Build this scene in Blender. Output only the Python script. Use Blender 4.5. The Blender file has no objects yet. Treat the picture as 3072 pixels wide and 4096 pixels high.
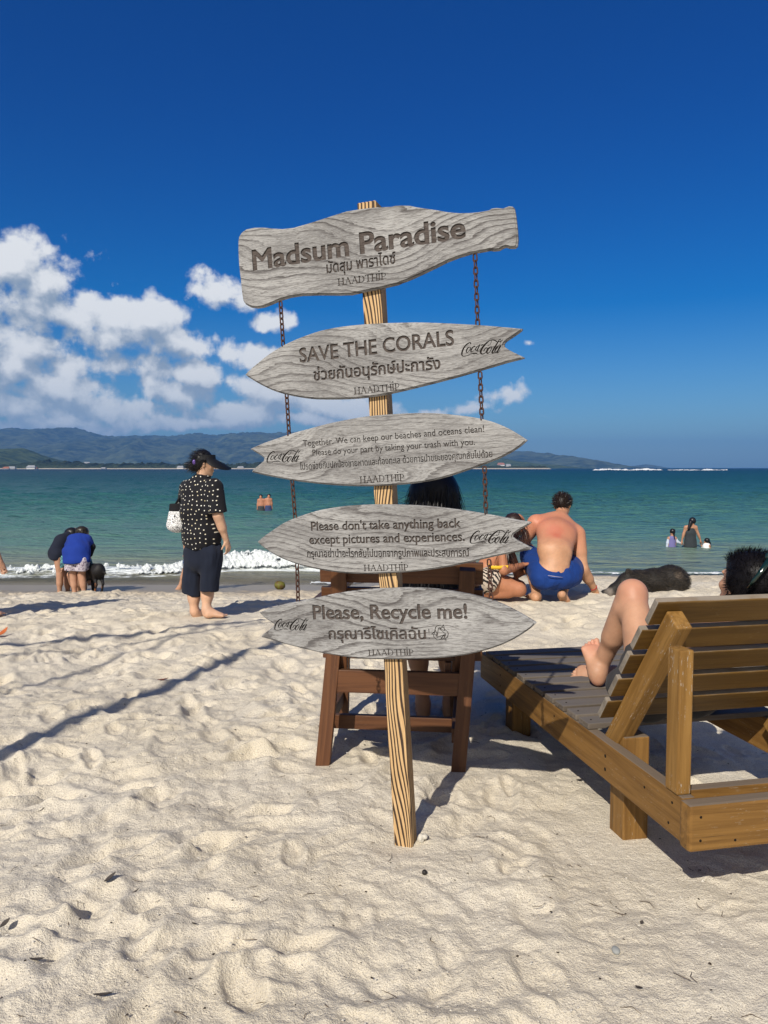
import bpy, bmesh, math, random
import numpy as np
from mathutils import Vector, Matrix
rad = math.radians
SC = bpy.context.scene
COL = SC.collection

# ------------------------------------------------------------------ camera
CAM_H = 1.5
PITCH = 0.0573                     # radians below the horizontal
FPX = 3078.0                       # focal length in photograph pixels (3072 x 4096)
cam = bpy.data.cameras.new('camera')
cam.sensor_fit = 'VERTICAL'; cam.sensor_height = 34.6; cam.lens = FPX/4096*34.6
cam.clip_start = 0.05; cam.clip_end = 60000
camo = bpy.data.objects.new('camera', cam); COL.objects.link(camo)
camo.location = (0, 0, CAM_H); camo.rotation_euler = (math.pi/2-PITCH, 0, 0)
SC.camera = camo
SC.render.resolution_x = 768; SC.render.resolution_y = 1024

# ------------------------------------------------------------------ exposure, sun
SC.view_settings.view_transform = 'Standard'; SC.view_settings.look = 'None'
SC.view_settings.exposure = -0.02; SC.view_settings.gamma = 1
SUN_EL, SUN_AZ = rad(40), rad(24)  # light travels toward +Y turned SUN_AZ to +X
sun = bpy.data.lights.new('sun', 'SUN'); sun.energy = 5.0; sun.angle = rad(0.53); sun.color = (1, .93, .82)
suno = bpy.data.objects.new('sun', sun); COL.objects.link(suno)
ldir = Vector((math.sin(SUN_AZ)*math.cos(SUN_EL), math.cos(SUN_AZ)*math.cos(SUN_EL), -math.sin(SUN_EL)))
suno.rotation_euler = ldir.to_track_quat('-Z', 'Y').to_euler(); suno.location = (-20, -40, 40)
SC.cycles.max_bounces = 6; SC.cycles.diffuse_bounces = 3; SC.cycles.glossy_bounces = 3
SC.cycles.transmission_bounces = 3; SC.cycles.transparent_max_bounces = 6
SC.cycles.use_denoising = True

# ------------------------------------------------------------------ node helpers
def lin(*c):
    return tuple(((v/255)/12.92 if v/255 <= .04045 else ((v/255+.055)/1.055)**2.4) for v in c) + (1,)
class NT:
    def __init__(s, tree): s.t = tree; s.n = tree.nodes; s.l = tree.links
    def put(s, a, sock):
        if hasattr(a, 'is_output') or isinstance(a, bpy.types.NodeSocket): s.l.new(a, sock)
        elif a is not None: sock.default_value = a
    def add(s, kind, **kw):
        n = s.n.new(kind)
        for k, v in kw.items(): setattr(n, k, v)
        return n
    def math(s, op, a, b=None, c=None, clamp=False):
        n = s.add('ShaderNodeMath', operation=op); n.use_clamp = clamp
        for i, v in enumerate((a, b, c)): s.put(v, n.inputs[i])
        return n.outputs[0]
    def vec(s, op, a, b=None):
        n = s.add('ShaderNodeVectorMath', operation=op)
        for i, v in enumerate((a, b)): s.put(v, n.inputs[i])
        return n.outputs['Value'] if op in ('LENGTH', 'DOT_PRODUCT', 'DISTANCE') else n.outputs[0]
    def xyz(s, x=0., y=0., z=0.):
        n = s.add('ShaderNodeCombineXYZ')
        for i, v in enumerate((x, y, z)): s.put(v, n.inputs[i])
        return n.outputs[0]
    def sep(s, v):
        n = s.add('ShaderNodeSeparateXYZ'); s.put(v, n.inputs[0]); return n.outputs
    def ramp(s, v, lo, hi, a=0., b=1., smooth=True):
        n = s.add('ShaderNodeMapRange'); n.interpolation_type = 'SMOOTHSTEP' if smooth else 'LINEAR'
        for i, q in enumerate((v, lo, hi, a, b)): s.put(q, n.inputs[i])
        return n.outputs[0]
    def noise(s, v, scale, detail=4., rough=.55, dist=0., typ='FBM', out=0):
        n = s.add('ShaderNodeTexNoise'); s.put(v, n.inputs['Vector'])
        n.inputs['Scale'].default_value = scale; n.inputs['Detail'].default_value = detail
        n.inputs['Roughness'].default_value = rough; n.inputs['Distortion'].default_value = dist
        return n.outputs[out]
    def mix(s, f, a, b, blend='MIX'):
        n = s.add('ShaderNodeMix', data_type='RGBA', blend_type=blend)
        s.put(f, n.inputs[0]); s.put(a, n.inputs[6]); s.put(b, n.inputs[7]); return n.outputs[2]
    def bump(s, h, strength=.3, dist=.01, normal=None):
        n = s.add('ShaderNodeBump'); s.put(h, n.inputs['Height'])
        n.inputs['Strength'].default_value = strength; n.inputs['Distance'].default_value = dist
        if normal is not None: s.put(normal, n.inputs['Normal'])
        return n.outputs[0]
    def coords(s, which='Object'):
        return s.add('ShaderNodeTexCoord').outputs[which]
    def rnd(s): return s.add('ShaderNodeObjectInfo').outputs['Random']
    def pos(s): return s.add('ShaderNodeNewGeometry').outputs['Position']
def material(name):
    m = bpy.data.materials.new(name); m.use_nodes = True; t = NT(m.node_tree); t.n.clear()
    out = t.add('ShaderNodeOutputMaterial'); b = t.add('ShaderNodeBsdfPrincipled')
    t.l.new(b.outputs[0], out.inputs[0])
    return m, t, b
def finish(t, b, color, rough=.7, spec=.3, normal=None):
    t.put(color, b.inputs['Base Color']); t.put(rough, b.inputs['Roughness'])
    t.put(spec, b.inputs['Specular IOR Level'])
    if normal is not None: t.put(normal, b.inputs['Normal'])
_plain = {}
def plain(name, color, rough=.7, spec=.3, var=.18, scale=18., bump=.15, bscale=120., sheen=0):
    """a mottled single-colour material"""
    if name in _plain: return _plain[name]
    m, t, b = material(name); o = t.coords()
    n = t.noise(o, scale, 5, .6)
    c = t.mix(n, tuple(max(0, v*(1-var*1.6)) for v in color[:3])+(1,), tuple(min(1, v*(1+var)) for v in color[:3])+(1,))
    nb = t.noise(o, bscale, 4, .6)
    finish(t, b, c, rough, spec, t.bump(nb, bump, .004))
    if sheen: b.inputs['Sheen Weight'].default_value = sheen
    _plain[name] = m; return m

# ------------------------------------------------------------------ pixel <-> place
CP, SP = math.cos(PITCH), math.sin(PITCH)
def ray(x, y):
    a, b = (x-1536)/FPX, (y-2048)/FPX
    return Vector((a, CP-b*SP, -(b*CP+SP)))
def P(x, y, Y):                    # photograph pixel -> point at depth Y
    r = ray(x, y); t = Y/r.y
    return Vector((r.x*t, Y, CAM_H+r.z*t))
def on_z(x, y, z):
    r = ray(x, y); t = (z-CAM_H)/r.z
    return Vector((r.x*t, r.y*t, z))
def zoom(x0, y0, scale):           # reading of an enlarged crop -> photograph pixel
    return lambda x, y: (x0+x*scale, y0+y*scale)
def q2(x, y): return x*3072/1659, y*3072/1659

# ------------------------------------------------------------------ world: sky with clouds
w = bpy.data.worlds.new('World'); SC.world = w; w.use_nodes = True
t = NT(w.node_tree); t.n.clear()
SKY = .08
sky = t.add('ShaderNodeTexSky', sky_type='NISHITA')
sky.sun_disc = False; sky.sun_elevation = SUN_EL; sky.sun_rotation = math.pi+SUN_AZ
sky.air_density = 1.0; sky.dust_density = .6; sky.ozone_density = 2.2; sky.altitude = 0
g = bpy.data.node_groups.new('cloud_density', 'ShaderNodeTree')
g.interface.new_socket('P', in_out='INPUT', socket_type='NodeSocketVector')
g.interface.new_socket('D', in_out='OUTPUT', socket_type='NodeSocketFloat')
gt = NT(g); gi = gt.add('NodeGroupInput').outputs[0]; go = gt.add('NodeGroupOutput')
CL = [(20,560,135,66,1),(85,610,60,46,1),(80,668,88,58,1),(200,690,62,52,1),(265,698,90,62,1.1),(335,700,80,60,1.1),(390,738,80,36,.9),
      (250,735,130,42,1),(55,745,90,58,1),(20,790,80,60,1),(140,790,60,60,.9),(110,845,130,48,1),(40,880,140,46,1),
      (290,800,110,44,.8),(330,835,60,30,.8),(430,812,66,52,1.15),(380,860,110,46,1),(240,890,150,46,1),(470,632,56,42,1),(515,650,58,30,.9),
      (430,640,34,22,.7),(585,690,60,30,.75),(555,770,90,46,.9),(545,830,80,50,1),(610,860,110,60,1),(500,900,150,40,1),
      (700,880,130,46,.9),(800,890,120,34,.8),(930,890,90,20,.7),(1078,858,56,30,.8),(1020,880,70,18,.7),(1140,745,20,12,.5),
      (1160,908,30,6,.4),(-80,700,120,120,1),(-120,860,160,70,1),(-300,760,160,90,1),
      (120,918,260,26,1),(420,922,220,20,1),(680,915,160,22,.9)]
acc = None
nz = gt.noise(gi, 15., 9, .58, .25)
nz2 = gt.noise(gi, 70., 5, .62)
vo = gt.add('ShaderNodeTexVoronoi', feature='SMOOTH_F1'); gt.put(gi, vo.inputs['Vector'])
vo.inputs['Scale'].default_value = 34.; vo.inputs['Detail'].default_value = 3.5; vo.inputs['Roughness'].default_value = .55
warp = gt.vec('ADD', gi, gt.vec('SCALE', gt.vec('SUBTRACT', gt.noise(gi, 9., 4, .6, 0, out=1), (.5, .5, .5))))
gt.n[-1].inputs[3].default_value = 1.
for nd in gt.n:
    if nd.type == 'VECT_MATH' and nd.operation == 'SCALE': nd.inputs[3].default_value = .05
for (cx, cy, rx, ry, am) in CL:
    r = ray(*q2(cx, cy)); az = math.atan2(r.x, r.y); T = r.z/math.hypot(r.x, r.y)
    sc = 1/1662.
    d = gt.vec('LENGTH', gt.vec('MULTIPLY', gt.vec('SUBTRACT', warp, (az, T, 0)), (1/(rx*sc*1.25), 1/(ry*sc*1.25), 0)))
    v = gt.math('MULTIPLY', gt.math('SUBTRACT', 1., d), am)
    acc = v if acc is None else gt.math('SMOOTH_MAX', acc, v, .12)
dd = gt.math('ADD', gt.math('MULTIPLY', acc, 1.25), gt.math('MULTIPLY', gt.math('SUBTRACT', nz, .525), 1.9))
dd = gt.math('ADD', dd, gt.math('MULTIPLY', gt.math('SUBTRACT', nz2, .5), .45))
dd = gt.math('ADD', dd, gt.math('MULTIPLY', gt.math('SUBTRACT', .42, vo.outputs['Distance']), .55))
gt.put(dd, go.inputs[0])
D = t.coords('Generated'); sx, sy, sz = t.sep(D)
az = t.math('ARCTAN2', sx, sy)
hyp = t.math('SQRT', t.math('ADD', t.math('MULTIPLY', sx, sx), t.math('MULTIPLY', sy, sy)))
T = t.math('DIVIDE', sz, t.math('MAXIMUM', hyp, .02))
def dens(da, dT):
    gn = t.add('ShaderNodeGroup'); gn.node_tree = g
    t.put(t.xyz(t.math('ADD', az, da), t.math('ADD', T, dT), .37), gn.inputs[0]); return gn.outputs[0]
d0 = dens(0., 0.); d1 = dens(-.008, .020); d2 = dens(-.014, .055)
alpha = t.ramp(d0, -.02, .46)
lit = t.math('SUBTRACT', t.math('ADD', .62, t.math('MULTIPLY', t.math('SUBTRACT', d0, d1), .75)), t.math('MULTIPLY', t.math('MAXIMUM', d2, 0.), .42))
lit = t.ramp(lit, .05, .85)
tint = t.mix(t.ramp(sz, -.02, .46), (.60, .86, 1.12, 1), (.0, .34, .98, 1))
skyc = t.mix(1., sky.outputs[0], tint, 'MULTIPLY')
hs = t.add('ShaderNodeHueSaturation'); hs.inputs['Saturation'].default_value = 1.16; t.put(skyc, hs.inputs['Color'])
skyc = hs.outputs[0]
cc = t.mix(lit, (3.9, 4.9, 6.2, 1), (11.2, 11.4, 11.5, 1))
cc = t.mix(t.ramp(T, .13, .0, 0., .62), cc, (5.4, 7.1, 8.6, 1))
final = t.mix(t.math('MULTIPLY', alpha, .96), skyc, cc)
bg = t.add('ShaderNodeBackground'); t.put(final, bg.inputs['Color']); bg.inputs['Strength'].default_value = SKY
fill_veil = t.math('MULTIPLY', t.ramp(sy, .0, -.7), t.ramp(sz, -.05, .15))  # pale glow added to the unseen sky behind the camera, for whiter fill light
skyb = t.mix(t.math('MULTIPLY', fill_veil, .75), skyc, (6.2, 5.9, 5.4, 1))
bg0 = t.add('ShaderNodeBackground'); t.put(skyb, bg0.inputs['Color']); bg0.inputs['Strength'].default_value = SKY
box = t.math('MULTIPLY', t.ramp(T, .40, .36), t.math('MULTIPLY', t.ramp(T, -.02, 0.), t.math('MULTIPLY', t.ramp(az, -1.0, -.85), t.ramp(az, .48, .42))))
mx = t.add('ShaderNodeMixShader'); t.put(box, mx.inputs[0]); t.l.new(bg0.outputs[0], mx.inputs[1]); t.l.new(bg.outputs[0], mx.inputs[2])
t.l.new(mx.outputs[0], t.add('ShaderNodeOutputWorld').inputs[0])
w.cycles.sampling_method = 'MANUAL'; w.cycles.sample_map_resolution = 512

# ------------------------------------------------------------------ object helpers
def tag(o, label=None, cat=None, group=None, kind=None):
    for k, v in (('label', label), ('category', cat), ('group', group), ('kind', kind)):
        if v: o[k] = v
    return o
def base_of(root): return root.location.copy() if root else Vector((0, 0, 0))
def mesh_obj(name, verts, faces, mat, parent=None, base=None, smooth=True):
    """verts in world space; the object's origin is put at base (or at its thing's base)"""
    if parent is not None:
        r = parent
        while r.parent: r = r.parent
        off = np.array(r.location)
    else: off = np.array(base if base is not None else (0, 0, 0), float)
    me = bpy.data.meshes.new(name)
    v = np.asarray(verts, dtype=np.float64).reshape(-1, 3)-off
    if isinstance(faces, np.ndarray) and faces.ndim == 2:
        n, k = faces.shape
        me.vertices.add(len(v)); me.vertices.foreach_set('co', v.astype(np.float32).ravel())
        me.loops.add(n*k); me.loops.foreach_set('vertex_index', faces.astype(np.int32).ravel())
        me.polygons.add(n); me.polygons.foreach_set('loop_start', np.arange(0, n*k, k, dtype=np.int32))
        me.update(calc_edges=True); me.validate()
    else:
        me.from_pydata([tuple(x) for x in v], [], [tuple(f) for f in faces]); me.update()
    if smooth: me.polygons.foreach_set('use_smooth', np.ones(len(me.polygons), dtype=bool))
    for m in (mat if isinstance(mat, (list, tuple)) else [mat]): me.materials.append(m)
    o = bpy.data.objects.new(name, me); COL.objects.link(o)
    if parent is not None: o.parent = parent
    else: o.location = off
    return o
def empty(name, loc, label, cat, group=None):
    o = bpy.data.objects.new(name, None); COL.objects.link(o); o.location = loc; o.empty_display_size = .1
    return tag(o, label, cat, group)
def copy_tree(o, parent=None, name=None):
    c = o.copy(); COL.objects.link(c); c.parent = parent
    for ch in list(o.children): copy_tree(ch, c)
    return c
def plank(name, L, W, T, mat, M, parent, bev=.004, jit=0.):
    """board of length L along its own x, made with chamfered edges; M = world matrix of its centre"""
    bm = bmesh.new(); bmesh.ops.create_cube(bm, size=1)
    for v in bm.verts: v.co = Vector((v.co.x*L, v.co.y*W, v.co.z*T))
    bmesh.ops.bevel(bm, geom=list(bm.edges), offset=bev, segments=2, affect='EDGES', profile=.6)
    me = bpy.data.meshes.new(name); bm.to_mesh(me); bm.free(); me.materials.append(mat)
    o = bpy.data.objects.new(name, me); COL.objects.link(o)
    if parent is None: o.matrix_world = M; return o
    r = parent
    o.parent = parent; off = Matrix.Translation(-r.location) if r.parent is None else Matrix.Identity(4)
    o.matrix_basis = off @ M
    return o
def frame(a, b, side):
    """matrix centred between a and b, x along a->b, y along side"""
    x = (b-a).normalized(); z = x.cross(side).normalized(); y = z.cross(x)
    M = Matrix((x, y, z)).transposed().to_4x4(); M.translation = (a+b)/2
    return M, (b-a).length
def bar(name, a, b, side, W, T, mat, parent, bev=.004, ext=0.):
    M, L = frame(a, b, side); return plank(name, L+ext, W, T, mat, M, parent, bev)
def tube_geo(pts, rads, n=8, cap=True):
    V, F = [], []; pts = [Vector(p) for p in pts]
    up = Vector((.3, .2, 1)).normalized()
    for i, p in enumerate(pts):
        d = (pts[min(i+1, len(pts)-1)]-pts[max(i-1, 0)]).normalized()
        if abs(d.dot(up)) > .95: up = Vector((1, .1, .1)).normalized()
        u = d.cross(up).normalized(); v = d.cross(u)
        for k in range(n):
            a = 2*math.pi*k/n; V.append(p+(u*math.cos(a)+v*math.sin(a))*rads[i])
    for i in range(len(pts)-1):
        for k in range(n): F.append((i*n+k, i*n+(k+1) % n, (i+1)*n+(k+1) % n, (i+1)*n+k))
    if cap:
        F.append(tuple(range(n))[::-1]); F.append(tuple(range((len(pts)-1)*n, len(pts)*n)))
    return V, F
class MB:
    def __init__(s): s.v, s.f = [], []
    def add(s, V, F):
        o = len(s.v); s.v += [Vector(x) for x in V]; s.f += [tuple(i+o for i in f) for f in F]
    def tube(s, pts, rads, n=8): s.add(*tube_geo(pts, rads, n))
    def build(s, name, mat, parent=None, base=None, smooth=True): return mesh_obj(name, [tuple(x) for x in s.v], s.f, mat, parent, base, smooth)

# ------------------------------------------------------------------ numpy noise
_rs = np.random.RandomState(7); _lat = _rs.rand(256, 256)
def vnoise(x, y):
    xi, yi = np.floor(x).astype(int), np.floor(y).astype(int); fx, fy = x-xi, y-yi
    fx = fx*fx*fx*(fx*(fx*6-15)+10); fy = fy*fy*fy*(fy*(fy*6-15)+10)
    a, b = _lat[xi & 255, yi & 255], _lat[(xi+1) & 255, yi & 255]
    c, d = _lat[xi & 255, (yi+1) & 255], _lat[(xi+1) & 255, (yi+1) & 255]
    return (a*(1-fx)+b*fx)*(1-fy)+(c*(1-fx)+d*fx)*fy-.5
def fbm(x, y, o=4, g=.5, l=2.03):
    s, a = 0., 1.
    for i in range(o):
        s = s+a*vnoise(x+17.3*i, y-9.1*i); x, y = (x*.8-y*.6)*l, (x*.6+y*.8)*l; a *= g
    return s
def sstep(x, a, b):
    u = np.clip((x-a)/(b-a), 0, 1); return u*u*(3-2*u)
# ------------------------------------------------------------------ the beach
SEA = -0.9
_ly = np.array([-60, 0, 4, 6, 7.4, 8.2, 9.0, 10.5, 11.4, 12.0, 13.0, 14.0, 16, 18, 22, 30, 60, 120, 40000.])
_lz = np.array([.3, 0, 0, .02, .06, .02, -.09, -.30, -.43, -.51, -.65, -.74, -.93, -1.08, -1.35, -1.8, -3, -5, -30.])
_ry = np.array([-60, 0, 4, 5.5, 6.5, 7.4, 8.4, 9.5, 11, 13, 15, 17.4, 19, 22, 30, 60, 120, 40000.])
_rz = np.array([.3, 0, 0, .05, .14, .21, .20, .08, -.12, -.38, -.63, -.93, -1.05, -1.3, -1.8, -3, -5, -30.])
_gy = np.concatenate([np.linspace(-60, 60, 4801), np.geomspace(60.1, 40000, 300)])
def _smooth(zy, zz):
    z = np.interp(_gy, zy, zz); k = np.exp(-np.linspace(-2, 2, 41)**2*1.2); k /= k.sum()
    n = 4801; zz = z.copy(); zz[20:n-20] = np.convolve(z[:n], k, 'valid'); return zz
_L, _R = _smooth(_ly, _lz), _smooth(_ry, _rz)
PRESS = []                         # (x, y, radius): ground trodden level where feet and legs stand
def sand_base(x, y):
    b = sstep(x, -.9, 1.0)
    return np.interp(y, _gy, _L)*(1-b)+np.interp(y, _gy, _R)*b
def sand_noise(x, y):
    dry = 1-sstep(y, 13.2, 14.4)
    amp = .36+.60*sstep(y, 2.0, 4.8)
    n = .050*fbm(x*.9+3, y*.9, 2)+amp*(.036*fbm(x*2.6+1.7, y*2.3, 3, .5))
    rid = 1-np.abs(fbm(x*2.0-4, y*2.4+8, 3, .5))*3.0
    n = n+amp*.016*np.clip(rid, -1, 1)
    n = n+.013*fbm(x*9, y*8+5, 4, .6)+.012*np.abs(fbm(x*5.5+3, y*5-7, 3, .55))*2
    left = sstep(-x, -.2, 2.)*sstep(y, 9.2, 11)*(1-sstep(y, 12.0, 13.0))
    n = n+left*(.05*fbm(x*1.3+9, y*1.5, 2)+.055*fbm(x*5.5, y*4.5, 4, .65))
    n = n+left*.07*np.exp(-((x+4.2)/.7)**2-((y-11.6)/.5)**2)
    calm = 1-.55*sstep(x, .5, 1.6)*(1-sstep(y, 3.2, 5.0))
    return n*dry*calm
def press(x, y, n):
    for (px, py, r) in PRESS:
        n = n*(1-np.exp(-(((x-px)**2+(y-py)**2)/r**2)))
    return n
def ground(x, y):
    x, y = np.array([float(x)]), np.array([float(y)])
    return float((sand_base(x, y)+press(x, y, sand_noise(x, y)))[0])

def build_sand():
    yf = np.geomspace(1.7, 14.5, 860)
    ys = np.concatenate([np.linspace(-40, -2, 20), np.linspace(-1.6, 1.68, 60), yf, np.geomspace(14.6, 24, 60), np.geomspace(24.5, 30000, 40)])
    sf = np.linspace(-.66, .66, 560); so = np.geomspace(.672, 14, 40)
    xs = np.concatenate([-so[::-1], sf, so])
    wd = np.maximum(ys, 1.7)
    Y, S = np.meshgrid(ys, xs, indexing='ij'); X = S*wd[:, None]
    N = sand_noise(X, Y)
    rs = np.random.RandomState(3); F = np.zeros_like(N)
    for k in range(1500):
        y = rs.uniform(1.7, 12.6)**1.0; x = rs.uniform(-.7, .7)*(y+.8)
        if x > .55 and y < 4.2 and rs.rand() < .75: continue
        a = rs.uniform(0, math.pi); L = rs.uniform(.07, .14); W = L*rs.uniform(.38, .55); dp = rs.uniform(.006, .024)
        if x > -.2 and y < 3.2: dp *= .6
        i0, i1 = np.searchsorted(ys, [y-.4, y+.4])
        dx, dy = X[i0:i1]-x, Y[i0:i1]-y
        u, v = dx*math.cos(a)+dy*math.sin(a), -dx*math.sin(a)+dy*math.cos(a)
        q = (u/L)**2+(v/W)**2
        F[i0:i1] += -dp*np.exp(-q**2.6)+dp*.5*np.exp(-((np.sqrt(q)-1.45)/.38)**2)*(1+.6*np.sin(3*np.arctan2(v, u)+k))*.8
    N = N+np.clip(F, -.06, .05)*(1-sstep(Y, 12.2, 13.0))
    N = press(X, Y, N)
    Z = sand_base(X, Y)+N
    ny, nx = X.shape
    idx = np.arange(ny*nx).reshape(ny, nx)
    faces = np.stack([idx[:-1, :-1], idx[:-1, 1:], idx[1:, 1:], idx[1:, :-1]], -1).reshape(-1, 4)
    m, t, b = material('beach_sand')
    p = t.pos(); px, py, pz = t.sep(p)
    c1 = t.noise(p, 1.1, 4, .6); c2 = t.noise(p, 9., 4, .6)
    dry = t.mix(t.ramp(c1, .35, .65), (.68, .60, .455, 1), (.735, .665, .535, 1))
    dry = t.mix(t.math('MULTIPLY', t.ramp(c2, .45, .7), .35), dry, (.62, .55, .43, 1))
    g1 = t.noise(p, 420., 2, .7); g2 = t.noise(p, 260., 2, .6)
    dry = t.mix(t.math('MULTIPLY', t.ramp(g1, .53, .62), .7), dry, (.86, .81, .70, 1))
    dry = t.mix(t.math('MULTIPLY', t.ramp(g2, .55, .65), .7), dry, (.33, .28, .21, 1))
    dry = t.mix(t.math('MULTIPLY', t.ramp(t.noise(p, 130., 3, .65), .50, .62), .4), dry, (.50, .455, .40, 1))
    damp = t.ramp(t.math('ADD', py, t.math('MULTIPLY', c1, 1.2)), 10.0, 12.3)
    dry = t.mix(t.math('MULTIPLY', damp, .55), dry, (.50, .41, .285, 1))
    wz = t.math('ADD', pz, t.math('MULTIPLY', t.math('SUBTRACT', t.noise(p, .5, 3), .5), .10))
    wet = t.ramp(wz, -.56, -.70)
    col = t.mix(wet, dry, (.27, .235, .18, 1))
    rough = t.ramp(wet, 0., 1., .95, .42)
    h = t.math('ADD', t.math('MULTIPLY', g1, .5), t.math('ADD', t.noise(p, 150., 3, .6), t.math('MULTIPLY', t.noise(p, 45., 4, .6), 1.8)))
    nb = t.bump(h, .8, .008)
    t.put(t.ramp(wet, 0., 1., .8, .06), t.n['Bump'].inputs['Strength'])
    finish(t, b, col, rough, .25, nb)
    o = mesh_obj('ground', np.stack([X, Y, Z], -1).reshape(-1, 3), faces, m)
    tag(o, kind='structure')
# ------------------------------------------------------------------ the sea
def wave_h(x, y):
    a = .045+.13*sstep(y, 18, 60)
    h = a*(fbm(x*.16+2, y*.55, 3, .55)*1.3+.8*fbm(x*.6+7, y*1.7, 4, .62))
    return h*(.25+.75*sstep(y, 16.5, 19))
def crest(x):                      # the small breaker's line
    return 17.6+.5*np.sin(x*.35+1.)+.9*fbm(x*.12+5, x*0+2., 2)+.9*sstep(x, -5.2, -3.2)*(1-sstep(x, .5, 3.))
def crest_amp(x):
    return (.10+.12*sstep(x, -5.4, -3.4)*(1-sstep(x, -.5, 1.5)))*(1-sstep(x, .2, 3.))*sstep(x, -13., -9.)
def sea_z(x, y):
    d = y-crest(x)
    return SEA+wave_h(x, y)+crest_amp(x)*np.exp(-np.where(d < 0, (d/.28)**2, (d/1.1)**2))
def grid_obj(name, X, Y, Z, m, keep=None):
    ny, nx = X.shape; idx = np.arange(ny*nx).reshape(ny, nx)
    f = np.stack([idx[:-1, :-1], idx[:-1, 1:], idx[1:, 1:], idx[1:, :-1]], -1).reshape(-1, 4)
    V = np.stack([X, Y, Z], -1).reshape(-1, 3)
    if keep is not None:
        f = f[keep.ravel()[f].all(1)]; used = np.unique(f); mp = np.zeros(ny*nx, int); mp[used] = np.arange(len(used)); f = mp[f]; V = V[used]
    return mesh_obj(name, V, f, m)
def grid_used(X, keep):
    ny, nx = X.shape; idx = np.arange(ny*nx).reshape(ny, nx)
    f = np.stack([idx[:-1, :-1], idx[:-1, 1:], idx[1:, 1:], idx[1:, :-1]], -1).reshape(-1, 4); return f[keep.ravel()[f].all(1)]
def build_sea():
    ys = np.concatenate([np.geomspace(13.6, 24, 330), np.geomspace(24.05, 75, 360), np.geomspace(75.6, 700, 260), np.geomspace(710, 12000, 40)])
    sf = np.linspace(-.68, .68, 420); so = np.geomspace(.7, 8, 14)
    xs = np.concatenate([-so[::-1], sf, so])
    Y, S = np.meshgrid(ys, xs, indexing='ij'); X = S*Y
    far = 1-sstep(Y, 120, 600)
    Z = SEA+(sea_z(X, Y)-SEA)*far
    d_ = Y-crest(X); bg_ = sstep(X, -5.2, -3.6)*(1-sstep(X, -.5, 1.))
    FO = (np.exp(-((d_-.25)/.35)**2)*.9+np.exp(-(np.maximum(d_, 0)/(1.1+1.3*bg_))**2)*(.50+.22*bg_)*(d_ > -.6)+np.exp(-((d_+.9)/.5)**2)*.40)*sstep(X, -12.5, -9)*(1-sstep(X, .8, 3.2))*(Y < 24)
    m, t, b = material('sea_water')
    p = t.pos(); px, py, pz = t.sep(p)
    u = t.math('ADD', py, t.math('MULTIPLY', t.math('SUBTRACT', t.noise(t.vec('MULTIPLY', p, (.05, .16, 0)), 1., 4, .6), .5), t.math('MULTIPLY', py, .9)))
    lg = t.math('LOGARITHM', u, 10.)
    cr = t.add('ShaderNodeValToRGB'); t.put(t.math('DIVIDE', t.math('SUBTRACT', lg, 1.2), 1.8), cr.inputs[0])
    e = cr.color_ramp.elements
    stops = [(0, (.225, .215, .160, 1)), (.05, (.165, .215, .165, 1)), (.12, (.095, .200, .165, 1)), (.22, (.058, .160, .148, 1)),
             (.36, (.028, .112, .118, 1)), (.55, (.013, .076, .095, 1)), (.8, (.006, .050, .072, 1)), (1, (.005, .032, .055, 1))]
    for i, (q, c) in enumerate(stops):
        el = e[i] if i < 2 else e.new(q)
        el.position = q; el.color = c
    w1 = t.noise(t.vec('MULTIPLY', p, (.35, 1.1, 0)), 1., 5, .62)
    w2 = t.noise(t.vec('MULTIPLY', p, (1.6, 4.2, 0)), 1., 4, .6)
    w3 = t.noise(t.vec('MULTIPLY', p, (.03, .12, 0)), 1., 5, .6)
    h = t.math('ADD', t.math('MULTIPLY', w1, .75), t.math('MULTIPLY', w2, .20))
    h = t.math('ADD', h, t.math('MULTIPLY', w3, t.ramp(py, 60, 400, 0., 3.0)))
    nb = t.bump(h, .75, 1.)
    finish(t, b, cr.outputs[0], t.ramp(py, 14, 200, .30, .40), .22, nb)
    b.inputs['IOR'].default_value = 1.33
    # the last few centimetres over the sand are clear
    tr = t.add('ShaderNodeBsdfTransparent'); mx = t.add('ShaderNodeMixShader')
    edge = t.math('ADD', py, t.math('MULTIPLY', t.math('SUBTRACT', t.noise(t.vec('MULTIPLY', p, (.6, .6, 0)), 1., 4), .5), 1.2))
    t.put(t.ramp(edge, 15.5, 17.8, .25, 1.), mx.inputs[0])
    t.l.new(tr.outputs[0], mx.inputs[1]); t.l.new(b.outputs[0], mx.inputs[2])
    t.l.new(mx.outputs[0], [n for n in t.n if n.type == 'OUTPUT_MATERIAL'][0].inputs[0])
    fa = t.add('ShaderNodeAttribute', attribute_name='froth').outputs['Fac']
    f1 = t.noise(t.vec('MULTIPLY', p, (1.6, 3.0, 0)), 1., 6, .68); f2 = t.noise(t.vec('MULTIPLY', p, (7., 12., 0)), 1., 4, .65)
    fz = t.math('ADD', fa, t.math('ADD', t.math('MULTIPLY', t.math('SUBTRACT', f1, .5), 1.5), t.math('MULTIPLY', t.math('SUBTRACT', f2, .5), .9)))
    fm = t.math('MULTIPLY', t.ramp(fz, .56, .92), t.ramp(fa, .02, .2))
    t.put(t.mix(fm, cr.outputs[0], (.74, .79, .79, 1)), b.inputs['Base Color'])
    t.put(t.math('MAXIMUM', t.ramp(edge, 15.5, 17.8, .25, 1.), fm), mx.inputs[0])
    so_ = grid_obj('sea', X, Y, Z, m); tag(so_, kind='structure')
    at = so_.data.attributes.new('froth', 'FLOAT', 'POINT'); at.data.foreach_set('value', FO.ravel().astype(np.float32))
    # foam
    m, t, b = material('sea_foam'); p = t.pos()
    n = t.noise(p, 26., 4, .65)
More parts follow.
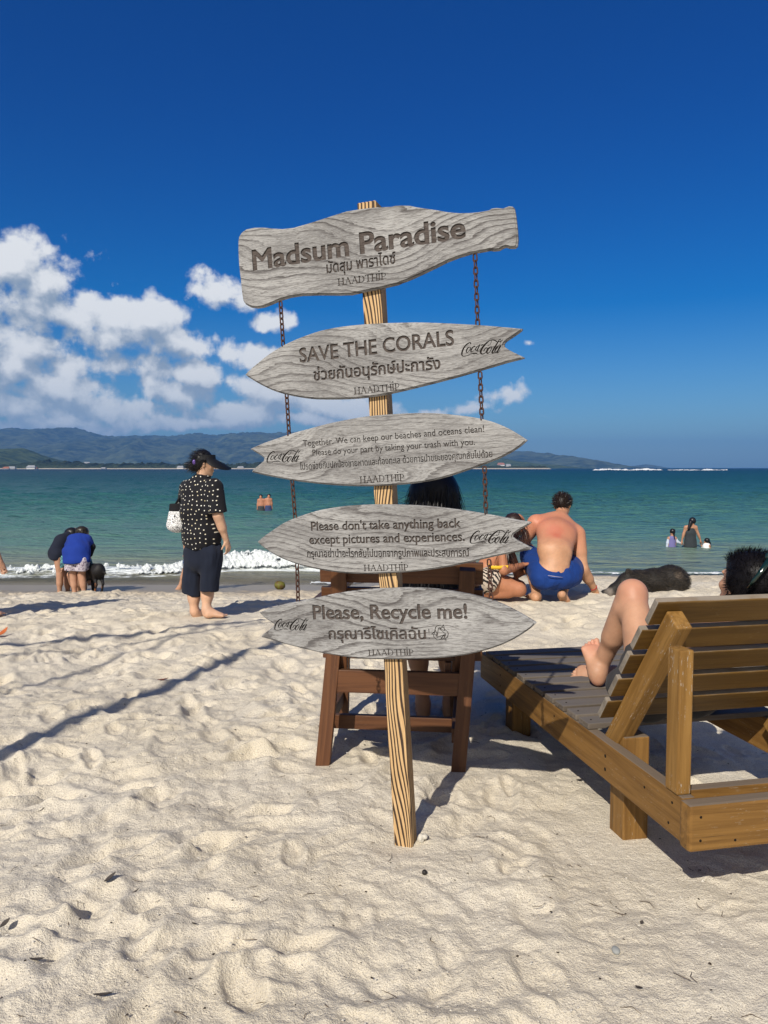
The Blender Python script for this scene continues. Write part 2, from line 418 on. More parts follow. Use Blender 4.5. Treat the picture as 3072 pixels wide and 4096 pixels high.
    finish(t, b, t.mix(t.ramp(n, .3, .6), (.46, .52, .52, 1), (.76, .79, .79, 1)), .6, .3, t.bump(n, .6, .03))
    xs = np.linspace(-11.5, 2.5, 900); ys = np.linspace(15.0, 21.5, 420)
    Y, X = np.meshgrid(ys, xs, indexing='ij')
    d = Y-crest(X)
    big = sstep(X, -5.2, -3.6)*(1-sstep(X, -.5, 1.))
    gap = sstep(fbm(X*.32+31, X*0+3, 2), -.22, .05)
    A = np.exp(-(np.minimum(d+.30, 0)/.13)**2)*np.exp(-(np.maximum(d-.05-.55*big, 0)/(.18+.5*big))**2)*(.35+.65*np.maximum(gap, big))*sstep(X, -12, -8.4)*(1-sstep(X, .6, 2.2))
    fine = fbm(X*6, Y*6, 4, .6); coarse = fbm(X*1.7, Y*2.6+4, 3, .55)
    lace = (1-np.abs(fbm(X*1.1, Y*2.2, 3, .6))*7)*np.exp(-((d-1.6)/1.3)**2)*(.30+.35*big)*sstep(X, -12, -8.4)
    M = A+.95*fine+.75*coarse
    M = M-.10*(1-big)
    keep = (M > .46) & (A > .12)
    lump = np.clip(M-.5, 0, 1)
    rise = crest_amp(X)*(.35+.9*big)*np.exp(-(np.minimum(d+.15, 0)/.25)**2-(np.maximum(d-.2, 0)/.7)**2)
    Z = sea_z(X, Y)+.012+np.where(M > .5, rise*.38+.04*np.sqrt(lump)*(1+2.5*fine)+.05*fbm(X*15, Y*15, 3, .7), 0)
    tr = t.add('ShaderNodeBsdfTransparent'); mx = t.add('ShaderNodeMixShader')
    de = t.math('ADD', t.add('ShaderNodeAttribute', attribute_name='dens').outputs['Fac'], t.math('MULTIPLY', t.math('SUBTRACT', t.noise(p, 34., 4, .7), .5), 1.3))
    t.put(t.ramp(de, .15, .85), mx.inputs[0]); t.l.new(tr.outputs[0], mx.inputs[1]); t.l.new(b.outputs[0], mx.inputs[2]); t.l.new(mx.outputs[0], [n_ for n_ in t.n if n_.type == 'OUTPUT_MATERIAL'][0].inputs[0])
    fo_ = grid_obj('sea_foam', X, Y, Z, m, keep); at = fo_.data.attributes.new('dens', 'FLOAT', 'POINT')
    at.data.foreach_set('value', np.clip((M.ravel()[np.unique(grid_used(X, keep))]-.50)/.45, 0, 1).astype(np.float32))
    tag(fo_, 'white broken foam of the small wave rolling onto the beach', 'foam', kind='stuff')
    m, t, b = material('swash'); p = t.pos(); n = t.noise(p, 26., 4, .65); finish(t, b, t.mix(t.ramp(n, .3, .6), (.55, .60, .60, 1), (.86, .88, .88, 1)), .6, .3, t.bump(n, .6, .03))
    # thin swash line along the wet sand
    xs = np.linspace(-1.5, 12.5, 1200); ys = np.linspace(0, .55, 24)
    V, X = np.meshgrid(ys, xs, indexing='ij')
    sh = np.array([next(yy for yy in np.linspace(14.5, 19, 300) if sand_base(np.array([x]), np.array([yy]))[0] < SEA+.035) for x in xs[::40]])
    Y = V+np.interp(X, xs[::40], sh)+.25*fbm(X*.5, X*0+1, 3)
    keep = (.5-np.abs(V-.28)*2.2+.9*fbm(X*3, V*9, 3, .6)) > .22
    tag(grid_obj('swash_foam', X, Y, np.maximum(SEA+.05, sand_base(X, Y)+.02)+.02*fbm(X*8, V*12, 2), m, keep), 'thin white swash line where the sea meets the right of the beach', 'foam', kind='stuff')
    # reef breakers far out
    xs = np.linspace(120, 262, 900); ys = np.linspace(548, 574, 26)
    Y, X = np.meshgrid(ys, xs, indexing='ij')
    on = np.maximum(sstep(X, 150, 154)*(1-sstep(X, 200, 203)), .75*sstep(X, 205, 208)*(1-sstep(X, 246, 251)))
    e = on*np.exp(-((Y-560)/6)**2)
    Mk = e+.5*fbm(X*.5, Y*.3, 3, .6)
    Z = SEA+.2+np.clip(Mk, 0, 1.3)*1.5*(.8+.5*fbm(X*.2, Y*.1, 2))
    tag(grid_obj('reef_surf', X, Y, Z, m, Mk > .38), 'white surf breaking on the reef near the horizon', 'surf', kind='stuff')
# ------------------------------------------------------------------ far shore
def forest_mat(name, dark, light, bare, s):
    m, t, b = material(name); p = t.pos()
    a = t.noise(p, s, 6, .65); c = t.noise(p, s*.23, 4, .6); d = t.noise(p, s*.5, 4, .7)
    col = t.mix(t.ramp(a, .38, .66), dark, light)
    col = t.mix(t.math('MULTIPLY', t.ramp(c, .5, .62), .5), col, light)
    col = t.mix(t.math('MULTIPLY', t.ramp(d, .66, .74), .55), col, bare)
    finish(t, b, col, .95, .1, t.bump(a, .9, 40.*.002/s))
    return m
def ridge(name, pts, Yc, depth, m, rough, nx=420, ny=46, seed=0, front=.62, label=None):
    """mountain range whose crest follows pts (x in photo px /1659 scale, y) at distance Yc, with real depth"""
    qx = np.array([p[0] for p in pts], float); qy = np.array([p[1] for p in pts], float)
    X0 = (qx-829.5)/1662*Yc; Z0 = CAM_H+Yc*(1010.8-qy)/1662*1.0
    xs = np.linspace(X0[0], X0[-1], nx); v = np.linspace(-1, .6, ny)
    V, X = np.meshgrid(v, xs, indexing='ij')
    H = np.interp(X, X0, Z0)-SEA
    k = 5; ker = np.ones(k)/k
    sh = np.where(V < 0, np.clip(1+V, 0, 1)**front, np.clip(1-V/.6, 0, 1)**.8)
    val = fbm(X*4.5/depth+seed, V*1.6, 4, .55)
    spur = (1-np.abs(fbm(X*5/depth+seed*3, V*.9+5, 3, .5))*3.)
    Z = H*sh*(1+1.1*val*np.abs(V)*(1.-np.abs(V)*.4)+.28*spur*np.abs(V))
    Z = Z+rough*H*.05*fbm(X*60/depth, V*30, 3, .6)*sstep(sh, 0, .15)
    Z = SEA-1.+Z
    return tag(grid_obj(name, X, Yc+V*depth, Z, m), kind='structure')
def build_far():
    big = forest_mat('hill_forest', (.020, .038, .030, 1), (.095, .120, .070, 1), (.26, .23, .18, 1), .011)
    grn = forest_mat('near_hill_forest', (.024, .046, .022, 1), (.085, .115, .045, 1), (.16, .14, .07, 1), .03)
    pts = [(-420, 948), (-300, 938), (-160, 930), (-60, 934), (0, 928), (20, 926), (39, 925), (66, 929), (92, 926), (119, 929), (144, 925), (166, 925), (195, 933), (230, 942),
           (258, 943), (283, 941), (324, 941), (360, 942), (393, 940), (423, 936), (460, 939), (508, 936), (529, 934), (570, 935), (614, 934), (700, 930), (780, 938),
           (860, 942), (940, 950), (1010, 962), (1070, 972), (1102, 975), (1129, 975), (1156, 981), (1179, 988), (1209, 1000), (1240, 1009), (1256, 1013)]
    ridge('hills', pts, 6800, 2200, big, 1., 620, 60, 3.1)
    ridge('hill', [(-260, 1000), (-180, 985), (-90, 974), (0, 969), (35, 967), (55, 968), (82, 979), (117, 994), (150, 1002), (185, 1012)], 2500, 620, grn, .8, 260, 50, 8.)
    ridge('headland', [(990, 1012), (1040, 992), (1075, 988), (1105, 993), (1140, 999), (1180, 1003), (1215, 1008), (1245, 1012)], 3600, 500, grn, 1., 220, 30, 14.)
    ridge('islands', [(1262, 1012), (1278, 1010), (1290, 1006), (1308, 999), (1320, 1003), (1331, 1005), (1345, 1008), (1362, 1007), (1378, 1005), (1393, 1003), (1403, 1006), (1420, 1012)], 8200, 500, big, 1.2, 260, 24, 21.)
    # tree belt and strip of beach along the far shore
    m, t, b = material('shore_trees'); p = t.pos(); n = t.noise(p, .12, 5, .65)
    finish(t, b, t.mix(t.ramp(n, .35, .65), (.014, .026, .018, 1), (.045, .062, .034, 1)), .95, .1)
    xs = np.linspace(-1250, 330, 1500); v = np.linspace(0, 1, 14); V, X = np.meshgrid(v, xs, indexing='ij')
    hgt = (8+7*fbm(X*.01, X*0, 3)+6.*np.abs(fbm(X*.09, X*0+3, 4, .7)))*(1-.4*sstep(X, -200, 300))
    Z = SEA+.6+np.clip(hgt*np.sin(np.pi*np.clip(V*1.02, 0, 1))**.45*(1+.5*fbm(X*.12, V*9, 3)), 0, 40)
    tag(grid_obj('far_woods', X, 1520+V*170+20*np.sin(X*.006), Z, m), 'dark belt of trees along the far shore below the hills', 'woods', kind='stuff')
    fs = plain('far_shore_sand', (.52, .46, .36), .9, .2, .1, .02, 0)
    X2, V2 = np.meshgrid(np.linspace(-1250, 330, 500), np.linspace(0, 1, 5))
    tag(grid_obj('far_beach', X2, 1496+V2*30+20*np.sin(X2*.006), SEA-.3+V2*2.2+.5*fbm(X2*.03, V2, 2), fs), kind='structure')
    wht = plain('painted_wall', (.72, .70, .66), .8, .2, .06, .2, 0); rf = plain('red_roof', (.34, .14, .09), .8, .2, .15, .3, 0); rg = plain('grey_roof', (.30, .31, .33), .8, .2, .15, .3, 0)
    spots = [(14, 1013, 1505, 12, 'low white house at the left end of the far beach'), (26, 1013, 1508, 14, 'white house beside the low house on the far beach'), (68, 1011.5, 1500, 16, 'long pale house among the far shore trees'),
             (76, 1013, 1502, 9, 'tiny hut right of the long pale house'), (174, 1003, 2050, 13, 'white house on the foot of the green hill'), (188, 1003, 2080, 17, 'wide white house on the foot of the green hill'), (212, 1006, 1850, 11, 'lone white house below the green hill'),
             (224, 1013, 1504, 9, 'white hut on the far beach below the lone house'), (390, 1011, 1505, 12, 'pale house behind the standing woman'), (430, 1013, 1500, 10, 'white hut right of the visor on the far shore'),
             (520, 1012, 1503, 12, 'white house on the shore above the two wading men'), (585, 1013, 1500, 20, 'wide pale shed left of the third sign'), (1082, 1005, 2900, 26, 'pale building on the headland right of the signs'), (1098, 1006, 2900, 18, 'smaller pale building on the headland')]
    for i, (qx, qy, Y, wd, lab) in enumerate(spots):
        c = P(*q2(qx, qy), Y); h = wd*.34
        e = empty('house', (c.x, Y, c.z-h), lab, 'house', 'houses along the far shore')
        mb = MB(); mb.add([(c.x+a*wd/2, Y+bb*4, c.z-h*2+cc*h*2.2) for a in (-1, 1) for bb in (-1, 1) for cc in (0, 1)], [(0, 1, 3, 2), (4, 6, 7, 5), (0, 4, 5, 1), (2, 3, 7, 6), (0, 2, 6, 4), (1, 5, 7, 3)])
        mb.build('wall', wht, e, smooth=False)
        r = MB(); zb = c.z+h*.25; r.add([(c.x-wd*.58, Y-5, zb), (c.x+wd*.58, Y-5, zb), (c.x+wd*.58, Y+5, zb), (c.x-wd*.58, Y+5, zb), (c.x-wd*.4, Y, zb+h*.8), (c.x+wd*.4, Y, zb+h*.8)], [(0, 1, 5, 4), (2, 3, 4, 5), (0, 4, 3), (1, 2, 5), (0, 3, 2, 1)])
        r.build('roof', rf if i % 3 == 0 else rg, e, smooth=False)
def build_haze():
    m = bpy.data.materials.new('haze_air'); m.use_nodes = True; t = NT(m.node_tree); t.n.clear()
    v = t.add('ShaderNodeVolumePrincipled'); out = t.add('ShaderNodeOutputMaterial')
    v.inputs['Color'].default_value = (.17, .42, .92, 1); v.inputs['Density'].default_value = HAZE
    v.inputs['Anisotropy'].default_value = 0.
    t.l.new(v.outputs[0], out.inputs['Volume'])
    x, y0, y1, z0, z1 = 9000, -300, 12500, -60, 440
    V = [(a, b_, c) for a in (-x, x) for b_ in (y0, y1) for c in (z0, z1)]
    o = mesh_obj('haze', V, [(0, 1, 3, 2), (4, 6, 7, 5), (0, 4, 5, 1), (2, 3, 7, 6), (0, 2, 6, 4), (1, 5, 7, 3)], m, smooth=False)
    tag(o, kind='stuff'); o['label'] = 'thin blue sea haze over the bay'; o['category'] = 'haze'
HAZE = 1.1e-4
# ------------------------------------------------------------------ wood
def grey_wood(name, seed, strong=1.):
    """silvery weathered board: x along the board, y across; grain lines are level lines of a slow field"""
    m, t, b = material(name); o = t.vec('ADD', t.coords(), (seed*3.7, seed*1.9, 0)); x, y, z = t.sep(o)
    f = t.math('ADD', t.math('MULTIPLY', y, 34.), t.math('MULTIPLY', t.math('SUBTRACT', t.noise(t.vec('MULTIPLY', o, (1.5, 3.6, 1)), 1., 1.6, .4), .5), 15.))
    f = t.math('ADD', f, t.math('MULTIPLY', t.noise(t.vec('MULTIPLY', o, (12, 60, 1)), 1., 4., .65), .8))
    fr = t.math('FRACT', f); line = t.math('MULTIPLY', t.ramp(fr, .60, .95), t.ramp(fr, 1., .97))
    f2 = t.math('FRACT', t.math('MULTIPLY', f, 4.3)); line2 = t.math('MULTIPLY', t.ramp(f2, .45, .9), t.ramp(f2, 1., .92))
    patch = t.ramp(t.noise(t.vec('MULTIPLY', o, (2.2, 6, 1)), 1., 3.), .36, .60)
    fib = t.noise(t.vec('MULTIPLY', o, (22, 380, 1)), 1., 5., .7)
    fib2 = t.noise(t.vec('MULTIPLY', o, (50, 800, 1)), 1., 3., .6)
    blot = t.noise(t.vec('MULTIPLY', o, (3, 7, 1)), 1., 5., .6)
    col = t.mix(t.ramp(blot, .3, .7), (.225, .221, .218, 1), (.40, .396, .388, 1))
    col = t.mix(t.math('MULTIPLY', t.ramp(fib, .47, .68), .88), col, (.085, .080, .082, 1))
    col = t.mix(t.math('MULTIPLY', t.ramp(fib2, .52, .72), .6), col, (.56, .555, .545, 1))
    band = t.math('MULTIPLY', t.ramp(fr, .30, .95), t.ramp(fr, 1., .97))
    col = t.mix(t.math('MULTIPLY', band, t.math('MULTIPLY', patch, .50*strong)), col, (.095, .088, .086, 1))
    dark = t.math('MULTIPLY', line, t.math('ADD', .42, t.math('MULTIPLY', patch, .75)))
    dark = t.math('MULTIPLY', dark, t.math('ADD', .25, t.math('MULTIPLY', t.ramp(fib, .3, .62), .95)), clamp=True)
    dark = t.math('MULTIPLY', dark, .35+.65*strong)
    col = t.mix(dark, col, (.055, .048, .048, 1))
    col = t.mix(t.math('MULTIPLY', t.math('MULTIPLY', line2, t.ramp(fib, .35, .6)), .55), col, (.10, .087, .083, 1))
    h = t.math('SUBTRACT', t.math('MULTIPLY', fib, .8), t.math('MULTIPLY', line, .5))
    finish(t, b, col, .85, .2, t.bump(h, .45, .0012)); return m
def engraved_wood(name):
    m, t, b = material(name); o = t.coords(); f = t.noise(t.vec('MULTIPLY', o, (26, 330, 1)), 1., 4., .65); g_ = t.noise(o, 40., 4, .65)
    c = t.mix(t.ramp(f, .35, .68), (.120, .100, .090, 1), (.042, .034, .031, 1)); c = t.mix(t.math('MULTIPLY', t.ramp(g_, .52, .68), .4), c, (.17, .155, .145, 1))
    finish(t, b, c, .9, .1, t.bump(f, .4, .001)); return m
def burnt_pine(name):
    """post of pale pine with dark burnt grain running up it (z is up the post)"""
    m, t, b = material(name); o = t.coords(); x, y, z = t.sep(o)
    side = t.math('ADD', x, t.math('MULTIPLY', y, 1.35))
    low = t.math('SUBTRACT', t.noise(t.xyz(t.math('MULTIPLY', x, 7.), t.math('MULTIPLY', y, 7.), t.math('MULTIPLY', z, 1.15)), 1., 1.5, .4), .5)
    f = t.math('ADD', t.math('MULTIPLY', t.math('ABSOLUTE', t.math('ADD', side, -.004)), 84.), t.math('MULTIPLY', low, 15.))
    f = t.math('ADD', f, t.math('MULTIPLY', t.noise(t.vec('MULTIPLY', o, (30, 30, 5)), 1., 3., .6), .35))
    fr = t.math('FRACT', f); line = t.math('MULTIPLY', t.ramp(fr, .44, .60), t.ramp(fr, 1., .92))
    fib = t.noise(t.vec('MULTIPLY', o, (300, 300, 9)), 1., 4., .65)
    col = t.mix(t.ramp(fib, .35, .7), (.52, .33, .150, 1), (.66, .45, .235, 1))
    col = t.mix(t.math('MULTIPLY', line, .97), col, t.mix(fib, (.018, .012, .010, 1), (.060, .036, .026, 1)))
    finish(t, b, col, .65, .25, t.bump(t.math('SUBTRACT', fib, t.math('MULTIPLY', line, .8)), .3, .0015)); return m
def plank_wood(name, c1, c2, worn, amount=.3, rough=.55, spec=.35, grain=1., edge=None, ends=0.):
    """sawn boards, x along the board; worn = bare weathered patches"""
    m, t, b = material(name); o0 = t.coords(); r = t.rnd()
    o = t.vec('ADD', o0, t.xyz(t.math('MULTIPLY', r, 37.), t.math('MULTIPLY', r, 11.), t.math('MULTIPLY', r, 23.)))
    fib = t.noise(t.vec('MULTIPLY', o, (5, 120, 120)), 1., 4., .65)
    wide = t.noise(t.vec('MULTIPLY', o, (1.4, 26, 26)), 1., 4., .6, 1.2)
    fleck = t.noise(t.vec('MULTIPLY', o, (30, 210, 210)), 1., 3., .7)
    blot = t.noise(o, 7., 5, .65)
    col = t.mix(t.ramp(wide, .34, .66), c1, c2)
    col = t.mix(t.math('MULTIPLY', t.ramp(fib, .55, .75), .55*grain), col, tuple(v*.35 for v in c1[:3])+(1,))
    wf = t.math('MULTIPLY', t.ramp(fleck, .60, .70), t.ramp(blot, .48, .62))
    wf = t.math('MULTIPLY', wf, amount*2.2, clamp=True)
    col = t.mix(wf, col, worn)
    crack = t.noise(t.vec('MULTIPLY', o, (2.2, 60, 60)), 1., 2., .5)
    ck = t.math('MULTIPLY', t.ramp(crack, .70, .74), .8)
    col = t.mix(ck, col, (.02, .012, .008, 1))
    col = t.mix(.25, col, t.mix(r, tuple(v*.6 for v in c1[:3])+(1,), tuple(min(1, v*1.25) for v in c2[:3])+(1,)))
    if edge is not None:
        ex = t.math('ABSOLUTE', t.sep(t.coords('Normal'))[0])
        col = t.mix(t.math('MULTIPLY', t.ramp(ex, .6, .9), ends), col, t.mix(t.ramp(blot, .35, .65), edge, tuple(v*.5 for v in edge[:3])+(1,)))
        nz = t.sep(t.add('ShaderNodeNewGeometry').outputs['Normal'])[2]
        up = t.math('MULTIPLY', t.ramp(t.math('ADD', nz, t.math('MULTIPLY', t.math('SUBTRACT', blot, .5), .5)), .55, .85), .85)
        col = t.mix(up, col, t.mix(fib, edge, tuple(v*.6 for v in edge[:3])+(1,)))
    h = t.math('ADD', fib, t.math('SUBTRACT', t.math('MULTIPLY', wf, .4), t.math('MULTIPLY', ck, 2.)))
    finish(t, b, col, t.math('ADD', rough-.1, t.math('MULTIPLY', fib, .25)), spec, t.bump(h, .35, .0015)); return m

# ------------------------------------------------------------------ flat outlines
def text_loops(body, size=1., offset=0., res=5):
    cu = bpy.data.curves.new('lettering', 'FONT'); cu.body = body; cu.size = size; cu.offset = offset; cu.resolution_u = res
    ob = bpy.data.objects.new('lettering', cu); COL.objects.link(ob)
    bpy.context.view_layer.update()
    for q in bpy.context.selected_objects: q.select_set(False)
    ob.select_set(True); bpy.context.view_layer.objects.active = ob
    bpy.ops.object.convert(target='CURVE')
    ob = bpy.context.view_layer.objects.active; loops = []
    for sp in ob.data.splines:
        pts = []
        if sp.type == 'BEZIER':
            n = len(sp.bezier_points)
            for i in range(n):
                a, b_ = sp.bezier_points[i], sp.bezier_points[(i+1) % n]
                p0, p1, p2, p3 = a.co, a.handle_right, b_.handle_left, b_.co
                straight = ((p1-p0).cross(p3-p0)).length < 1e-6 and ((p2-p0).cross(p3-p0)).length < 1e-6
                for k in range(1 if straight else res):
                    u = k/res; pts.append(p0*(1-u)**3+p1*3*u*(1-u)**2+p2*3*u*u*(1-u)+p3*u**3)
        else: pts = [p.co.to_3d() for p in sp.points]
        q = []
        for p in pts:
            if not q or (p-q[-1]).length > 1e-4: q.append(p)
        if len(q) > 2 and (q[0]-q[-1]).length < 1e-4: q.pop()
        if len(q) > 2: loops.append([(p.x, p.y) for p in q])
    cd = ob.data; bpy.data.objects.remove(ob); bpy.data.curves.remove(cd)
    return loops
def contour(f, x0, x1, y0, y1, n):
    """closed level-0 outlines of a 2-D distance function (negative inside)"""
    h = (x1-x0)/n; xs = np.arange(x0, x1+h, h); ys = np.arange(y0, y1+h, h)
    Xg, Yg = np.meshgrid(xs, ys, indexing='ij'); F = f(Xg, Yg); F[np.abs(F) < 1e-9] = 1e-9
    F[0] = F[-1] = np.abs(F[0])+h; F[:, 0] = F[:, -1] = h
    seg = {}
    I, J = np.where((F[:-1, :-1] < 0).astype(int)+(F[1:, :-1] < 0)+(F[1:, 1:] < 0)+(F[:-1, 1:] < 0) % 4 != 0)
    def ept(e):
        (a, b_), (c, d) = e; fa, fb = F[a, b_], F[c, d]; u = fa/(fa-fb)
        return (xs[a]+(xs[c]-xs[a])*u, ys[b_]+(ys[d]-ys[b_])*u)
    for i, j in zip(I, J):
        c = [(i, j), (i+1, j), (i+1, j+1), (i, j+1)]; s = [F[p] < 0 for p in c]
        cr = []
        for k in range(4):
            a, b_ = k, (k+1) % 4
            if s[a] != s[b_]: cr.append((tuple(sorted((c[a], c[b_]))), s[a]))
        if len(cr) < 2: continue
        ins = [e for e, sa in cr if not sa]; outs = [e for e, sa in cr if sa]   # keep inside on one side
        if len(cr) == 4:
            seg[cr[0][0] if cr[0][1] else cr[1][0]] = cr[3][0] if cr[0][1] else cr[0][0]
            seg[cr[2][0] if cr[2][1] else cr[3][0]] = cr[1][0] if cr[2][1] else cr[2][0]
        else: seg[outs[0]] = ins[0]
    loops = []
    while seg:
        st, nx = seg.popitem(); L = [st]
        while nx != st and nx in seg: L.append(nx); nx = seg.pop(nx)
        if len(L) > 5: loops.append([ept(e) for e in L])
    return loops
def stroke_sdf(strokes, flat=False):
    def f(X, Y):
        d = np.full(X.shape, 1e9)
        for st in strokes:
            for (x0, y0, w0), (x1, y1, w1) in zip(st[:-1], st[1:]):
                dx, dy = x1-x0, y1-y0; L2 = dx*dx+dy*dy+1e-12
                u = np.clip(((X-x0)*dx+(Y-y0)*dy)/L2, 0, 1)
                d = np.minimum(d, np.hypot(X-x0-u*dx, Y-y0-u*dy)-.5*(w0+(w1-w0)*u))
        return d
    return f
def spl(pts, k=6):
    """Catmull-Rom through (x, y, width)"""
    p = np.array(pts, float); p = np.vstack([2*p[0]-p[1], p, 2*p[-1]-p[-2]]); out = []
    for i in range(1, len(p)-2):
        for u in np.linspace(0, 1, k, endpoint=False):
            out.append(.5*((2*p[i])+(p[i+1]-p[i-1])*u+(2*p[i-1]-5*p[i]+4*p[i+1]-p[i+2])*u*u+(3*p[i]-p[i-1]-3*p[i+1]+p[i+2])*u**3))
    out.append(p[-2]); return [tuple(q) for q in out]
SCRIPT = [[(420,290,18),(425,270,20),(400,262,22),(350,290,26),(295,350,30),(260,420,36),(245,490,34),(258,535,24),(300,545,14),(360,530,12),(430,500,14),(500,487,20),(550,487,22),(580,500,12),(605,510,5)],
 [(500,495,12),(515,520,5)], [(400,355,14),(365,375,24),(340,425,28),(345,465,20),(380,455,14),(415,405,14),(425,360,12),(405,350,10)], [(405,375,8),(435,385,6)],
 [(520,350,18),(510,335,18),(475,360,26),(440,410,30),(440,450,22),(475,445,12),(520,400,8),(560,350,7)],
 [(600,320,14),(560,345,20),(535,395,22),(545,425,14),(575,400,12),(610,320,18)], [(620,305,22),(590,370,26),(570,430,24),(600,430,10),(640,375,8)],
 [(650,315,24),(682,304,24)], [(800,300,10),(790,320,10),(820,315,12),(850,270,12),(858,225,12),(835,212,14),(790,240,24),(720,310,36),(670,380,42),(645,450,44),(660,490,32),(700,495,18),(750,460,16),(780,400,18),(770,365,14),(740,380,18),(715,420,22),(712,440,14)],
 [(835,212,10),(880,205,14),(930,215,22),(975,240,20)], [(855,345,16),(810,380,30),(778,440,34),(785,485,24),(820,470,16),(865,400,18),(870,350,14),(850,345,10)],
 [(1050,190,14),(1030,195,18),(985,270,26),(930,370,34),(890,450,36),(900,480,24),(930,455,12),(985,380,8),(1045,280,8),(1055,215,10),(1050,190,12)],
 [(1000,240,14),(1050,240,20),(1085,215,14),(1100,195,8)], [(1010,330,18),(970,370,28),(945,430,28),(955,465,16),(1000,420,14),(1040,335,18)], [(1060,325,26),(1020,400,32),(990,460,28),(1015,465,14),(1060,400,8)]]
def script_loops():
    return contour(stroke_sdf([spl(s) for s in SCRIPT]), 200, 1140, 150, 590, 330)
def haadthip_loops():
    S = []; sw, tw = .175, .072
    def bar_(x0, y0, x1, y1, w0=sw): S.append([(x0, y0, w0), (x1, y1, w0)])
    def serif(x, y, l=.16): S.append([(x-l, y, tw*1.3), (x+l, y, tw*1.3)])
    x = 0.
    def H(x):
        for q in (x+.15, x+.75): bar_(q, .05, q, .95, .155); serif(q, .03); serif(q, .97)
        S.append([(x+.15, .5, tw), (x+.75, .5, tw)])
        return x+1.0
    def A(x):
        S.append([(x+.12, .03, tw), (x+.46, .98, tw)]); S.append([(x+.46, .95, .16), (x+.80, .03, .16)]); S.append([(x+.25, .36, tw), (x+.68, .36, tw)])
        serif(x+.12, .03, .13); serif(x+.80, .03, .15); return x+1.0
    x = H(x); x = A(x-.04); x = A(x-.06)
    bar_(x+.12, .05, x+.12, .95, .155); serif(x+.1, .03, .12); serif(x+.1, .97, .12)
    S.append(spl([(x+.12, .96, tw), (x+.42, .95, .07), (x+.68, .76, .11), (x+.74, .5, .13), (x+.68, .24, .11), (x+.42, .05, .07), (x+.12, .04, tw)])); x += .92
    bar_(x+.40, .05, x+.40, .95, .155); serif(x+.40, .03, .17); S.append([(x+.02, .96, tw*1.4), (x+.78, .96, tw*1.4)])
    for q in (x+.02, x+.78): S.append([(q, .97, tw*1.2), (q, .80, tw*.7)])
    x = H(x+.84)
    bar_(x+.08, .05, x+.08, .95, .155); serif(x+.08, .03, .14); serif(x+.06, .95, .155); S.append([(x+.08, 1.27, .20), (x+.081, 1.27, .20)]); x += .34
    bar_(x+.12, .05, x+.12, .95, .155); serif(x+.12, .03, .16); serif(x+.1, .97, .12)
    S.append(spl([(x+.12, .96, tw), (x+.38, .95, .07), (x+.56, .82, .10), (x+.58, .70, .12), (x+.54, .56, .10), (x+.36, .45, .07), (x+.12, .45, tw)]))
    return contour(stroke_sdf(S), -.2, x+.85, -.1, 1.5, 420)
def recycle_loops():
    S = []
    def arrow(rot):
        # a band folded round a corner of the triangle, ending in an arrow head, drawn in outline
        c, s = math.cos(rot), math.sin(rot)
        pts = [(-.74, -.02), (-.36, .64), (-.22, .78), (.22, .78), (.40, .60), (.62, .72), (.56, .10), (.02, .38), (.20, .46), (.10, .52), (-.06, .50), (-.40, -.20), (-.74, -.02)]
        S.append([(x*c-(y+.08)*s, x*s+(y+.08)*c, .085) for x, y in pts])
    for k in range(3): arrow(k*2*math.pi/3+.25)
    return contour(stroke_sdf(S), -1.25, 1.25, -1.25, 1.25, 220)
def in_loop(pt, L):
    x, y = pt; r = False
    for (x0, y0), (x1, y1) in zip(L, L[1:]+L[:1]):
        if (y0 > y) != (y1 > y) and x < (x1-x0)*(y-y0)/(y1-y0)+x0: r = not r
    return r
def embolden(loops, d):
    ar = [sum(L[i-1][0]*L[i][1]-L[i][0]*L[i-1][1] for i in range(len(L))) for L in loops]
    outer = 1 if ar[int(np.argmax(np.abs(ar)))] > 0 else -1
    return [inset(L, -d if a_*outer > 0 else d) for L, a_ in zip(loops, ar)]
def winding(pts, loops):
    w = np.zeros(len(pts), int); px, py = pts[:, 0:1], pts[:, 1:2]
    for L in loops:
        q = np.array(L); x0, y0 = q[:, 0], q[:, 1]; x1, y1 = np.roll(x0, -1), np.roll(y0, -1)
        bb = np.where((pts[:, 0] <= x0.max()) & (pts[:, 1] <= y0.max()) & (pts[:, 1] >= y0.min()))[0]
        if not len(bb): continue
        X, Y = px[bb], py[bb]
        up, dn = (y0 <= Y) & (y1 > Y), (y1 <= Y) & (y0 > Y)
        xc = x0+(Y-y0)*(x1-x0)/np.where(y1 == y0, 1, y1-y0)
        w[bb] += (up & (xc > X)).sum(1)-(dn & (xc > X)).sum(1)
    return w
def cdt(outer, groups):
    """triangulate the board face with the lettering let into it: (verts, board triangles, triangles of each lettering)"""
    from mathutils.geometry import delaunay_2d_cdt
    V, E = [], []
    for L in ([outer] if outer else [])+[l for g_ in groups for l in g_]:
        o = len(V); n = len(L); V += [Vector(p) for p in L]; E += [(o+i, o+(i+1) % n) for i in range(n)]
    r = delaunay_2d_cdt(V, E, [], 0, 1e-7)
    v = np.array([tuple(p) for p in r[0]]); f = np.array([t_ for t_ in r[2] if len(t_) == 3])
    c = v[f].mean(1); ins = winding(c, [outer]) != 0
    own = np.full(len(f), -1)
    for gi_, g_ in enumerate(groups): own[(winding(c, g_) != 0) & ins] = gi_
    own[~ins] = -2
    return v, f, own
